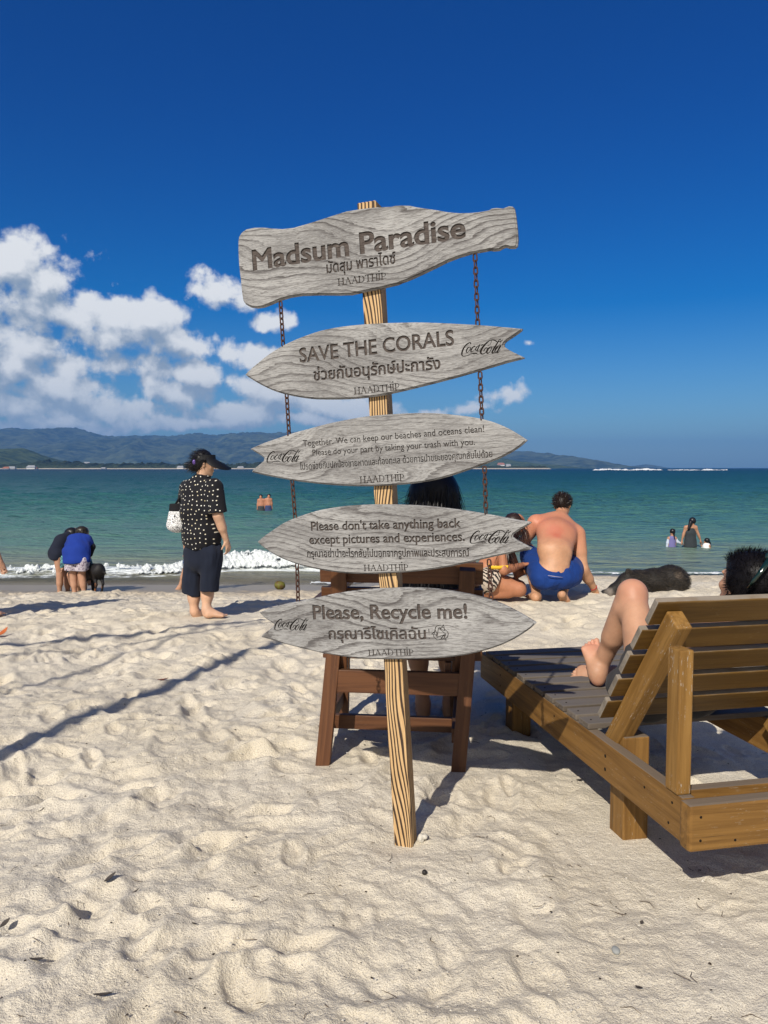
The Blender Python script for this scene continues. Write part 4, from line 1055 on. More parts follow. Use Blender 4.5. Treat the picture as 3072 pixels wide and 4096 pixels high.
def surface_net(F, o, h):
    n = np.array(F.shape); c = n-1; S = F < 0
    m = np.zeros(c, np.int8); cor = [(i, j, k) for i in (0, 1) for j in (0, 1) for k in (0, 1)]
    for (i, j, k) in cor: m += S[i:i+c[0], j:j+c[1], k:k+c[2]]
    act = np.argwhere((m > 0) & (m < 8)); ids = np.full(c, -1, np.int64); ids[tuple(act.T)] = np.arange(len(act))
    acc = np.zeros((len(act), 3)); cnt = np.zeros(len(act))
    for a in range(8):
        for d in range(3):
            A = cor[a]
            if A[d]: continue
            B = list(A); B[d] = 1; ia, ib = act+A, act+B
            fa, fb = F[tuple(ia.T)], F[tuple(ib.T)]; x = (fa < 0) != (fb < 0)
            u = np.where(x, fa/np.where(x, fa-fb, 1), 0); p = np.array(A, float)+np.zeros((len(act), 3)); p[:, d] = u
            acc += p*x[:, None]; cnt += x
    V = (act+acc/np.maximum(cnt, 1)[:, None])*h+o
    Q = []
    for d in range(3):
        e, g_ = (d+1) % 3, (d+2) % 3
        sl0 = [slice(1, c[i]) for i in range(3)]; sl0[d] = slice(0, c[d]); sl1 = list(sl0); sl1[d] = slice(1, c[d]+1)
        a, b = S[tuple(sl0)], S[tuple(sl1)]; ch = np.argwhere(a != b); off = np.array([1, 1, 1]); off[d] = 0; base = ch+off
        fl = a[tuple(ch.T)]
        def cell(x, y): q = base.copy(); q[:, e] -= x; q[:, g_] -= y; return ids[tuple(q.T)]
        quad = np.stack([cell(0, 0), cell(1, 0), cell(1, 1), cell(0, 1)], 1); quad[~fl] = quad[~fl][:, ::-1]; Q.append(quad)
    Q = np.concatenate(Q); Q = Q[(Q >= 0).all(1)]
    # one gentle relaxation
    W = V.copy(); cn = np.ones(len(V))
    for a in range(4):
        np.add.at(W, Q[:, a], V[Q[:, (a+1) % 4]]); np.add.at(W, Q[:, (a+1) % 4], V[Q[:, a]]); np.add.at(cn, Q[:, a], 1); np.add.at(cn, Q[:, (a+1) % 4], 1)
    return V*.35+W/cn[:, None]*.65, Q
def grow(shape, h, name, mat, parent=None, base=None, folds=None):
    V, Q = shape.mesh(h, folds); return mesh_obj(name, V, Q, mat, parent, base)
def skin_mat(name, c, red=None, spot=None, r=.2):
    m, t, b = material(name); p = t.pos(); n = t.noise(p, 9., 4, .6); n2 = t.noise(p, 70., 3, .6)
    col = t.mix(t.ramp(n, .3, .7), tuple(v*.88 for v in c[:3])+(1,), tuple(min(1, v*1.1) for v in c[:3])+(1,))
    col = t.mix(t.math('MULTIPLY', t.ramp(n2, .5, .7), .18), col, (c[0]*.95, c[1]*.7, c[2]*.62, 1))
    for (ctr, rr, cc, am) in (red or []):
        d = t.vec('DISTANCE', t.vec('ADD', p, t.vec('MULTIPLY', t.noise(p, 14., 3, .6, out=1), (.05, .05, .05))), tuple(np.array(ctr)+.025))
        col = t.mix(t.math('MULTIPLY', t.ramp(d, rr, rr*.25), am), col, cc+(1,))
    finish(t, b, col, .52, .35, t.bump(n2, .12, .003))
    b.inputs['Subsurface Weight'].default_value = .06; b.inputs['Subsurface Radius'].default_value = (.02, .008, .004); b.inputs['Subsurface Scale'].default_value = .4
    return m
def hand(S, wr, d, palm, curl=.5, s=1., thumb=1, k=.006):
    """d: where the fingers point; palm: outward normal of the palm; thumb: +1/-1 side of d x palm"""
    wr, d = np.array(wr, float), nrm(d); palm = nrm(np.array(palm, float)-d*np.dot(palm, d)); sd = np.cross(d, palm)
    S.el(wr+d*.045*s, (.047*s, .037*s, .017*s), [d, sd, palm], .015)
    for i in range(4):
        ln = (.072, .082, .077, .060)[i]*s; r = (.0085, .0088, .0085, .0075)[i]*s; o_ = (-.029, -.0098, .0095, .028)[i]*s*-thumb
        a = wr+d*.083*s+sd*o_*1.; cv = curl*(1+.12*i)
        d1 = nrm(d*math.cos(cv*.7)+palm*math.sin(cv*.7)+sd*o_*2.2); d2 = nrm(d*math.cos(cv*1.7)+palm*math.sin(cv*1.7)); d3 = nrm(d*math.cos(cv*2.4)+palm*math.sin(cv*2.4))
        b_ = a+d1*ln*.48; c = b_+d2*ln*.32; e = c+d3*ln*.24
        S.rc(a-d1*.012*s, b_, r*1.1, r, k*.6); S.rc(b_, c, r, r*.92, .003); S.rc(c, e, r*.92, r*.75, .003)
    a = wr+d*.022*s+sd*.028*s*thumb; td = nrm(d*.75+sd*.62*thumb+palm*.3)
    S.rc(a, a+td*.042*s, .0125*s, .0105*s, .010); S.rc(a+td*.042*s, a+td*.042*s+nrm(td+palm*.35+d*.3)*.032*s, .0105*s, .008*s, .003)
def foot(S, an, heel, toe, up, s=1., toes=True, mir=1):
    """an ankle joint, heel and big-toe-ball points on the sole, up = away from the ground"""
    an, heel, toe, up = (np.array(v, float) for v in (an, heel, toe, up)); f = nrm(toe-heel); sd = np.cross(f, up); L = np.linalg.norm(toe-heel)
    S.el(heel+up*.032*s+f*.02*s, (.036*s, .033*s, .034*s), [f, sd, up], .03)
    S.rc(an, heel+f*.045*s+up*.04*s, .037*s, .034*s, .03)
    S.ec(heel+f*.05*s+up*.035*s, toe+up*.018*s, (.036*s, .034*s), (.050*s, .017*s), sd, .03)
    S.rc(an+f*.02*s, toe+up*.022*s-f*.03*s, .036*s, .02*s, .03)
    if toes:
        for i, o_ in enumerate((-.034, -.0135, .004, .0205, .036)):
            ln = (.040, .038, .034, .029, .023)[i]*s; r = (.0125, .0082, .008, .0078, .0075)[i]*s
            a = toe+sd*o_*s*mir+up*.014*s-f*abs(o_+.02)*.25*s; S.rc(a-f*.012*s, a+f*ln*.95, r*.9, r, .0025)
def head(S, c, face, up, s=1., neck=None, ear=True):
    """c = centre of the skull; face = looking direction"""
    c = np.array(c, float); f = nrm(face); u = nrm(np.array(up, float)-f*np.dot(up, f)); sd = np.cross(f, u)
    S.el(c+u*.02*s-f*.01*s, (.096*s, .076*s, .096*s), [f, sd, u], .03)
    S.el(c-u*.045*s+f*.022*s, (.066*s, .060*s, .074*s), [f, sd, u], .03)
    S.el(c-u*.098*s+f*.062*s, (.024*s, .030*s, .020*s), [f, sd, u], .03)       # chin
    S.rc(c+u*.012*s+f*.088*s, c-u*.028*s+f*.108*s, .008*s, .014*s, .010)       # nose
    S.el(c-u*.062*s+f*.086*s, (.013*s, .026*s, .011*s), [f, sd, u], .010)     # lips
    S.el(c+u*.024*s+f*.082*s, (.012*s, .048*s, .011*s), [f, sd, u], .016)     # brow
    for q in (-1, 1):
        S.el(c-u*.022*s+f*.07*s+sd*q*.035*s, (.02*s, .02*s, .018*s), [f, sd, u], .02)
        if ear: S.el(c-u*.012*s-f*.008*s+sd*q*.077*s, (.018*s, .007*s, .031*s), [nrm(f+sd*q*-.35), nrm(sd*q+f*.35), u], .006)
    if neck is not None: S.rc(np.array(neck, float), c-u*.07*s-f*.015*s, .056*s, .050*s, .035)
def limb(S, a, b, c, r, bulge=1., k=.03):
    """two-segment limb with its muscle swelling"""
    a, b, c = (np.array(v, float) for v in (a, b, c))
    S.rc(a, b, r[0], r[1], k); S.rc(b, c, r[1]*1.0, r[2], k)
    if bulge: S.rc(b+(c-b)*.16, b+(c-b)*.48, r[1]*.86*bulge, (r[1]*.60+r[2]*.42)*bulge, k)
def hair_strips(centers, normals, n_len, width, flow, seed, droop=.0, curl=.25):
    """many thin tapering locks growing out along flow"""
    rs = np.random.RandomState(seed); mb_v, mb_f = [], []
    for c, nm in zip(centers, normals):
        L = n_len*rs.uniform(.6, 1.25); fd = nrm(flow(c, nm)+rs.normal(0, curl, 3)); sd = nrm(np.cross(fd, nm)+rs.normal(0, .3, 3)); w_ = width*rs.uniform(.6, 1.3)
        p0 = c; p1 = c+fd*L*.5+nm*L*.10; p2 = p1+nrm(fd-V3(0, 0, droop))*L*.5
        o = len(mb_v); mb_v += [p0-sd*w_, p0+sd*w_, p1-sd*w_*.8, p1+sd*w_*.8, p2]; mb_f += [(o, o+1, o+3, o+2), (o+2, o+3, o+4)]
    return mb_v, mb_f
def surf_pts(V, Q, n, seed, keep=None):
    a = V[Q]; nm = np.cross(a[:, 2]-a[:, 0], a[:, 3]-a[:, 1]); ar = np.linalg.norm(nm, axis=1)+1e-12; c = a.mean(1); nm = nm/ar[:, None]
    if keep is not None: ar = ar*keep(c, nm)
    rs = np.random.RandomState(seed); i = rs.choice(len(Q), n, p=ar/ar.sum())
    return c[i]+rs.normal(0, .002, (n, 3)), nm[i]
def haired(shape, h, name, mat, parent, n, length, width, flow, seed=1, keep=None, droop=.3, curl=.25, base=None):
    V, Q = shape.mesh(h); c, nm = surf_pts(V, Q, n, seed, keep)
    v2, f2 = hair_strips(c, nm, length, width, flow, seed, droop, curl)
    faces = [tuple(q) for q in Q]+[tuple(i+len(V) for i in f) for f in f2]
    return mesh_obj(name, np.vstack([V, np.array(v2)]), faces, mat, parent, base)
def hair_mat(name, c, sheen=.35, rough=.38):
    m, t, b = material(name); o = t.coords(); n = t.noise(t.vec('MULTIPLY', o, (60, 60, 14)), 1., 4, .6)
    finish(t, b, t.mix(n, tuple(v*.6 for v in c[:3])+(1,), tuple(v*1.6 for v in c[:3])+(1,)), rough, sheen, t.bump(n, .5, .004)); return m
def cloth_mat(name, c, var=.12, rough=.85, pattern=None):
    m, t, b = material(name); o = t.pos(); wv = t.noise(o, 420., 2, .5); n = t.noise(o, 6., 4, .6)
    col = t.mix(n, tuple(v*(1-var) for v in c[:3])+(1,), tuple(min(1, v*(1+var)) for v in c[:3])+(1,))
    if pattern: col = pattern(t, o, col)
    finish(t, b, col, rough, .2, t.bump(wv, .15, .002)); b.inputs['Sheen Weight'].default_value = .05
    return m
def fold_noise(seed, amp, sx=9., sz=4.):
    return lambda X, Y, Z: amp*(fbm((X+Y*.7)*sx+seed, Z*sz+seed*2, 3, .55)*2.)
# ------------------------------------------------------------------ people
SK_TAN = (.46, .235, .130); SK_FAIR = (.60, .365, .240); SK_RED = (.56, .20, .13); SK_MID = (.40, .21, .12)
def person(shape, h, skin, base, label, group=None):
    o = grow(shape, h, 'person', skin, None, base); return tag(o, label, 'person', group)
def standing_woman():
    Z = zoom(600, 1780, 1/3.0725); Y0 = 7.4
    W = lambda x, y, dy=0.: np.array(P(*Z(x, y), Y0+dy))
    g = ground(-1.62, 7.4); lab = 'person in black sun visor, dotted blouse and navy cropped trousers standing barefoot'
    fwd = nrm(V3(.80, .60, 0)); side = nrm(V3(.60, -.80, 0)); up = V3(0, 0, 1)      # she looks right and away; side = her right
    S = Shape()
    hd = W(672, 225, .02); neck = W(640, 415, .0)
    head(S, hd+up*-.005, nrm(fwd+V3(.25, -.35, -.12)), up, .98, neck)
    S.ec(W(625, 500), W(615, 800, -.02), (.135, .08), (.13, .10), V3(1, -.25, 0)); S.ec(W(620, 800), W(655, 1250), (.12, .10), (.105, .09), V3(1, -.25, 0))
    shR, elR, wrR = W(785, 575, -.06), W(835, 860, -.14), W(940, 1180, -.06)
    limb(S, shR, elR, wrR, (.050, .046, .028), 1.); hand(S, wrR+V3(0, 0, .01), V3(.22, .05, -1), V3(-.75, .45, 0), .55, .98, thumb=-1)
    shL, elL, wrL = W(440, 560, .12), W(420, 800, .25), W(560, 760, .42)
    limb(S, shL, elL, wrL, (.048, .042, .03)); hand(S, wrL, V3(.6, .3, .2), V3(0, 0, 1), .8, .95)
    fL, fR = W(545, 2085, .02), W(690, 2060, -.06)
    kL, kR = W(535, 1720, .04), W(715, 1690, .0)
    limb(S, W(570, 1230, .04), kL, fL+up*.03, (.085, .062, .040), 1.08); limb(S, W(730, 1300, -.04), kR, fR+up*.03, (.085, .064, .040), 1.08)
    hl = W(545, 2140, .02); foot(S, fL+up*.03, hl, hl+V3(.11, .14, 0), up, .95)
    hl = W(668, 2120, -.08); foot(S, fR+up*.03, hl, hl+V3(.175, .02, .0), up, .98)
    skin = skin_mat('skin_pale', SK_FAIR)
    b = person(S, .0085, skin, (-1.62, 7.4, g), lab)
    # blouse
    B = Shape()
    B.ec(W(632, 440, .0), W(610, 560), (.085, .075), (.185, .115), V3(1, -.3, 0), .05); B.ec(W(610, 560), W(600, 800), (.185, .12), (.168, .15), V3(1, -.3, 0), .05)
    B.ec(W(600, 800), W(632, 1100), (.168, .15), (.180, .165), V3(1, -.3, 0), .05); B.ec(W(632, 1100), W(640, 1330), (.180, .165), (.172, .15), V3(1, -.3, 0), .05)
    B.cut(W(640, 1285), V3(.30, -.1, -1)).cut(W(560, 1262), V3(-.30, 0, -1))
    B.uni(Shape().rc(W(780, 520, -.09), W(840, 860, -.14), .094, .086, .05).cut(W(830, 826, -.13), V3(.05, 0, -1)), .05)
    B.uni(Shape().rc(W(465, 540, .1), W(425, 760, .22), .082, .078, .05).cut(W(430, 750, .2), V3(0, 0, -1)), .05)
    for i in range(14):
        a = -2.6+i*.4; B.el(W(637, 398)+V3(math.cos(a)*.075, math.sin(a)*.06, .01*(i % 2)), (.018, .018, .02), None, .015)
    def dots(t, o, col):
        x_, y_, z_ = t.sep(o)
        vo = t.add('ShaderNodeTexVoronoi', feature='F1', voronoi_dimensions='2D'); t.put(t.xyz(t.math('ADD', x_, t.math('MULTIPLY', y_, -.45)), z_), vo.inputs['Vector']); vo.inputs['Scale'].default_value = 22.; vo.inputs['Randomness'].default_value = .6
        m = t.ramp(vo.outputs['Distance'], .150, .085)
        yel = t.mix(t.ramp(t.noise(o, 130., 1), .36, .52), (.66, .52, .22, 1), (.86, .85, .78, 1))
        return t.mix(m, col, yel)
    grow(B, .009, 'blouse', cloth_mat('dotted_black', (.010, .010, .013), .2, .8, dots), b, folds=fold_noise(3, .006, 11, 3))
    # trousers
    T = Shape()
    T.ec(W(648, 1010), W(655, 1400), (.155, .135), (.168, .15), V3(1, -.3, 0), .05)
    T.uni(Shape().ec(W(545, 1330, .05), W(540, 1900, .06), (.102, .112), (.096, .10), V3(1, 0, 0), .03).ec(W(530, 1650, .07), W(505, 1900, .09), (.09, .1), (.10, .1), V3(1, 0, 0), .04).cut(W(530, 1842, .05), V3(-.22, 0, -1)), .03)
    T.uni(Shape().ec(W(755, 1330, -.06), W(722, 1850, -.06), (.098, .105), (.092, .10), V3(1, 0, 0), .03).cut(W(712, 1792, -.03), V3(.0, 0, -1)), .03)
    grow(T, .009, 'trousers', cloth_mat('navy_cotton', (.012, .016, .030), .25, .9), b, folds=fold_noise(8, .012, 10, 2.5))
    # hair, visor, bag
    H = Shape(); hc = hd+up*.02
    f = nrm(fwd+V3(.25, -.35, -.12)); sd = np.cross(f, up)
    H.el(hc-f*.025+up*.012, (.098, .086, .098), [f, sd, up], .03); H.el(hc-f*.06-up*.05, (.05, .06, .06), [f, sd, up], .03); H.el(W(530, 265, .02), (.05, .04, .045), None, .03); H.el(W(510, 245, .0), (.03, .03, .025), None, .02); H.rc(W(575, 200, .0), W(555, 175, 0), .02, .015)
    hm = hair_mat('black_hair', (.010, .009, .010))
    haired(H, .009, 'hair', hm, b, 900, .05, .002, lambda c, n: nrm(-f*.8+n*.4-up*.3), 5)
    grow(Shape().el(W(542, 212, -.06), (.016, .012, .026), None).el(W(552, 222, -.05), (.012, .01, .014), None, .01), .005, 'hair_clip', plain('violet_plastic', (.22, .12, .50), .4, .5), b)
    Vz = MB(); br = []
    fv = nrm(f+V3(.35, .1, 0)*0); sv = np.cross(fv, up); tilt = -.46
    c0 = hd+up*.052
    inner, outer = [], []
    for i in range(25):
        a = -1.45+2.9*i/24; rin, rout = .104, .104+.150*max(0, math.cos(a*.98))**.55
        di = fv*math.cos(a)+sv*math.sin(a)*.86
        inner.append(c0+di*rin); outer.append(c0+di*rout+up*(tilt*(rout-rin)-.05*abs(math.sin(a))*(rout-rin)/.13))
    Vt = inner+outer+[p-up*.004 for p in inner]+[p-up*.004 for p in outer]; n = 25; Fc = []
    for i in range(n-1): Fc += [(i, i+1, n+i+1, n+i), (2*n+i+1, 2*n+i, 3*n+i, 3*n+i+1), (n+i, n+i+1, 3*n+i+1, 3*n+i)]
    vm = plain('black_visor_cloth', (.010, .010, .012), .6, .3)
    Vz.add(Vt, Fc)
    band = []
    for i in range(33):
        a = -math.pi+2*math.pi*i/32; di = fv*math.cos(a)*1.04+sv*math.sin(a)*.90; r_ = .103
        band += [c0-up*(.012+.02*(1-math.cos(a))*.5)+di*r_*1.01, c0+up*(.042-.03*(1-math.cos(a))*.5)+di*r_*.96]
    Vz.add(band, [(2*i, 2*i+2, 2*i+3, 2*i+1) for i in range(32)]); Vz.build('visor', vm, b)
    bag = empty('tote_bag', Vector(W(335, 1040, .1)), 'black and white swirl patterned tote bag hanging from the standing woman\'s shoulder', 'tote bag')
    G = Shape(); G.ec(W(340, 830, .12), W(335, 985, .12), (.085, .05), (.105, .075), V3(1, .2, 0), .02); G.cut(W(300, 812, .1), V3(0, 0, 1))
    def swirl(t, o, col):
        q = t.vec('ADD', o, t.vec('MULTIPLY', t.noise(o, 16., 2, .5, out=1), (.13, .13, .13)))
        wv = t.add('ShaderNodeTexWave', wave_type='RINGS'); t.put(q, wv.inputs['Vector']); wv.inputs['Scale'].default_value = 30.; wv.inputs['Distortion'].default_value = 6.; wv.inputs['Detail'].default_value = 1.
        return t.mix(t.ramp(wv.outputs[1], .28, .10), col, (.03, .03, .03, 1))
    grow(G, .007, 'bag_body', cloth_mat('swirl_canvas', (.80, .80, .80), .05, .8, swirl), bag)
    K = Shape(); K.ec(W(345, 715, .12), W(342, 830, .12), (.08, .042), (.087, .052), V3(1, .2, 0), .02); K.cut(W(300, 720, .1), V3(0, 0, 1)); K.cut(W(300, 812, .1), V3(0, 0, -1))
    grow(K, .006, 'bag_top', plain('black_canvas', (.012, .012, .014), .8, .2), bag)
    mb = MB(); mb.tube([W(310, 735, .1), W(365, 640, .08), W(420, 490, .08)], [.010]*3, 8); mb.tube([W(380, 735, .15), W(390, 640, .16), W(435, 500, .16)], [.010]*3, 8); mb.build('strap', plain('black_canvas', (.012, .012, .014)), bag)
def crouching_man():
    Z = zoom(2040, 1950, 420/1659); Y0 = 7.35
    W = lambda x, y, dy=0.: np.array(P(*Z(x, y), Y0+dy)); up = V3(0, 0, 1)
    S = Shape(); hd = W(830, 285, .62)
    head(S, hd, nrm(V3(.42, .80, -.55)), V3(.1, .45, 1), 1.02, W(790, 520, .52))
    # back: from the waist up to the shoulders, rounded
    S.ec(W(715, 1330, .02), W(705, 1000, .10), (.140, .10), (.150, .105), V3(1, 0, 0), .06); S.ec(W(705, 1000, .10), W(725, 700, .30), (.150, .105), (.170, .11), V3(1, -.05, -.1), .06)
    S.ec(W(725, 700, .30), W(760, 545, .46), (.165, .11), (.12, .09), V3(1, -.05, -.2), .07)
    S.rc(W(450, 540, .44), W(760, 520, .50), .075, .075, .07); S.rc(W(1010, 690, .42), W(790, 560, .5), .082, .08, .07)
    S.rc(W(560, 900, .21), W(560, 650, .38), .05, .05, .08); S.rc(W(890, 930, .20), W(930, 720, .34), .05, .06, .08)
    aL = [W(395, 560, .42), W(225, 860, .46), W(320, 1130, .75)]
    S.rc(aL[0], aL[0]+(aL[1]-aL[0])*.5, .074, .062, .04); limb(S, aL[0], aL[1], aL[2], (.072, .055, .034), 1.1); hand(S, aL[2], V3(.5, .6, -.5), V3(0, 0, -1), .6)
    aR = [W(1065, 740, .38), W(1145, 1290, .30), W(1325, 1590, .42)]
    S.rc(aR[0], aR[0]+(aR[1]-aR[0])*.5, .074, .062, .04); limb(S, aR[0], aR[1], aR[2], (.072, .056, .034), 1.1); hand(S, aR[2], V3(.42, .25, -.86), V3(.3, .8, .2), .85, 1.0, thumb=-1)
    kL, kR = W(300, 1010, .50), W(1000, 1130, .62)
    aKL, aKR = W(425, 1730, .06), W(830, 1700, .10)
    limb(S, W(520, 1390, .05), kL, aKL, (.115, .066, .040), 1.15); limb(S, W(880, 1400, .05), kR, aKR, (.090, .064, .040), 1.15)
    S.rc(kL, W(380, 1480, .14), .06, .055, .03)
    h0 = W(425, 1800, -.01); foot(S, aKL, h0, h0+V3(-.03, .19, 0), up, 1.)
    # right foot on its toes, sole turned to us
    h1 = W(805, 1690, .0); tp_ = W(890, 1830, .05); foot(S, aKR, h1, tp_, nrm(V3(-.05, .75, .45)), 1.)
    S.el(W(825, 1690, -.01), (.036, .03, .038), None, .03)
    red = [(W(730, 560, .28), .42, (.44, .135, .085), .6), (W(710, 720, .16), .13, (.44, .09, .06), .4), (W(745, 800, .12), .07, (.44, .09, .06), .4), (W(420, 560, .36), .2, (.56, .20, .12), .5), (W(1100, 800, .3), .25, (.56, .22, .13), .4)]
    b = person(S, .0085, skin_mat('skin_sunburnt', (.50, .270, .155), red), tuple(W(640, 1800)), 'shirtless sunburnt person in blue swim shorts crouching to feed the pig')
    T = Shape()
    T.ec(W(690, 1425, .03), W(700, 1250, .05), (.180, .122), (.158, .118), V3(1, 0, 0), .06)
    T.el(W(545, 1430, .06), (.122, .14, .090), None, .06); T.el(W(850, 1430, .06), (.122, .14, .090), None, .06)
    T.rc(W(520, 1380, .06), W(310, 1060, .44), .125, .088, .05); T.rc(W(890, 1390, .06), W(1000, 1160, .55), .125, .085, .05)
    pass
    T.uni(Shape().rc(W(500, 1330, .12), W(310, 1060, .46), .118, .09, .04), .05); T.uni(Shape().rc(W(930, 1360, .10), W(1005, 1160, .55), .128, .095, .04), .05)
    T.sub(Shape().el(W(725, 1060, -.03), (.185, .22, .164), None), .008)
    grow(T, .0085, 'swim_shorts', cloth_mat('royal_blue', (.007, .036, .18), .25, .8), b, folds=fold_noise(5, .012, 11, 7))
    mb = MB(); mb.tube([W(600, 1390, -.115), W(700, 1405, -.13), W(830, 1420, -.115)], [.003, .004, .003], 6); mb.build('pocket_zip', plain('pale_zip', (.35, .33, .45), .5, .5), b)
    H = Shape(); f = nrm(V3(.42, .80, -.55)); u = nrm(V3(.1, .45, 1)-f*np.dot(V3(.1, .45, 1), f)); sd = np.cross(f, u)
    H.el(hd+u*.035-f*.022, (.098, .086, .088), [f, sd, u], .03); H.el(hd-f*.055-u*.01, (.05, .074, .06), [f, sd, u], .03); H.el(hd+u*.08+f*.03, (.07, .07, .035), [f, sd, u], .03)
    haired(H, .009, 'hair', hair_mat('dark_brown_hair', (.016, .010, .008), .2), b, 1700, .032, .0022, lambda c, n: nrm(n*.55+u*.5+f*.2), 9, curl=.45)
    mb = MB(); wr = aR[2]; dA = nrm(aR[2]-aR[1]); s1 = nrm(np.cross(dA, up)); s2 = np.cross(dA, s1)
    ring = [wr-dA*.01+(s1*math.cos(a)+s2*math.sin(a))*.034 for a in np.linspace(0, 2*math.pi, 17)]
    mb.tube(ring, [.006]*17, 6); mb.build('bracelet', plain('red_thread', (.42, .02, .03), .7, .3), b)
    return W(1400, 1700, .5)
def kneeling_woman():
    Z = zoom(1600, 1850, .3315); Y0 = 7.45
    W = lambda x, y, dy=0.: np.array(P(*Z(x, y), Y0+dy)); up = V3(0, 0, 1); S = Shape()
    hd = W(1395, 750, .12); head(S, hd, nrm(V3(.75, .2, -.55)), V3(.4, 0, 1), .95, W(1290, 950, .1))
    S.ec(W(1030, 1340, .05), W(1130, 1160, .05), (.15, .12), (.13, .10), V3(.3, 1, 0), .05); S.ec(W(1130, 1160, .05), W(1260, 960, .08), (.13, .10), (.16, .095), V3(.3, 1, 0), .05)
    limb(S, W(1230, 990, -.10), W(1250, 1300, -.16), W(1480, 1235, .05), (.05, .042, .027)); hand(S, W(1480, 1235, .05), V3(.8, .3, .1), V3(0, 0, -1), .5, .95)
    limb(S, W(1290, 990, .25), W(1420, 1330, .30), W(1560, 1290, .35), (.05, .042, .027)); hand(S, W(1560, 1290, .35), V3(.8, .2, -.1), V3(0, 0, -1), .5, .95)
    kn = W(1440, 1535, -.10); an = W(975, 1580, -.02)
    S.rc(W(1010, 1395, -.05), kn, .108, .066, .04); S.rc(kn, an, .062, .038, .025); S.rc(W(1300, 1570, -.08), W(1120, 1575, -.05), .055, .05, .03)
    foot(S, an, W(985, 1560, -.02)+V3(0, 0, -.0), W(900, 1600, .0), V3(.2, 0, -1)*-1, .9)
    kn2 = W(1440, 1500, .30); an2 = W(990, 1560, .22); S.rc(W(1010, 1390, .18), kn2, .105, .064, .04); S.rc(kn2, an2, .06, .038, .025)
    b = person(S, .009, skin_mat('skin_tanned', (.42, .180, .095)), tuple(W(1200, 1600)), 'person with long dark hair kneeling on sand in a zebra print skirt')
    def zebra(t, o, col):
        q = t.vec('ADD', o, t.vec('MULTIPLY', t.noise(o, 8., 2, .5, out=1), (.09, .09, .09)))
        wv = t.add('ShaderNodeTexWave', wave_type='BANDS', bands_direction='DIAGONAL'); t.put(q, wv.inputs['Vector']); wv.inputs['Scale'].default_value = 13.; wv.inputs['Distortion'].default_value = 4.; wv.inputs['Detail Scale'].default_value = 2.
        return t.mix(t.ramp(wv.outputs[1], .42, .58), col, (.02, .018, .018, 1))
    K = Shape(); K.ec(W(1060, 1270, .06), W(1010, 1400, .05), (.16, .14), (.20, .16), V3(.3, 1, 0), .05); K.rc(W(1020, 1370, -.06), W(1110, 1420, -.09), .125, .118, .04); K.rc(W(1000, 1380, .05), W(940, 1470, .0), .13, .10, .05)
    K.cut(W(1160, 1400, 0), V3(1, 0, -.35)); K.cut(W(1060, 1240, 0), V3(-.2, 0, 1))
    grow(K, .009, 'skirt', cloth_mat('zebra_cloth', (.50, .42, .34), .1, .85, zebra), b, folds=fold_noise(2, .006))
    T = Shape(); T.ec(W(1120, 1175, .05), W(1235, 1010, .08), (.142, .112), (.165, .105), V3(.3, 1, 0), .05); T.cut(W(1110, 1190, .05), V3(-.5, 0, -1))
    grow(T, .01, 'top', cloth_mat('black_top', (.012, .014, .014), .2), b)
    H = Shape(); H.el(hd+V3(-.02, 0, .02), (.10, .088, .1), None, .03); H.rc(hd+V3(-.06, -.03, -.02), W(1300, 1000, -.08), .07, .055, .03); H.rc(W(1300, 1000, -.08), W(1270, 1160, -.10), .055, .03, .03)
    haired(H, .01, 'hair', hair_mat('dark_red_hair', (.022, .012, .010)), b, 1300, .12, .003, lambda c, n: nrm(n*.2-up), 4)
    mb = MB(); pts = [W(1050, 1222, -.17), W(1090, 1258, -.2), W(1180, 1272, -.2), W(1305, 1255, -.19)]
    Vr = []; 
    for i, p in enumerate(pts): Vr += [p+up*(.012+.008*(i == 2)), p-up*(.016+.008*(i == 1)), p+up*.012+V3(0, .006, 0), p-up*.016+V3(0, .006, 0)]
    Fr = []
    for i in range(3): a = i*4; Fr += [(a, a+1, a+5, a+4), (a+2, a+6, a+7, a+3), (a, a+4, a+6, a+2), (a+1, a+3, a+7, a+5)]
    mb.add(Vr, Fr); mb.build('yellow_sash', cloth_mat('yellow_cloth', (.70, .42, .03), .3, .7), b)
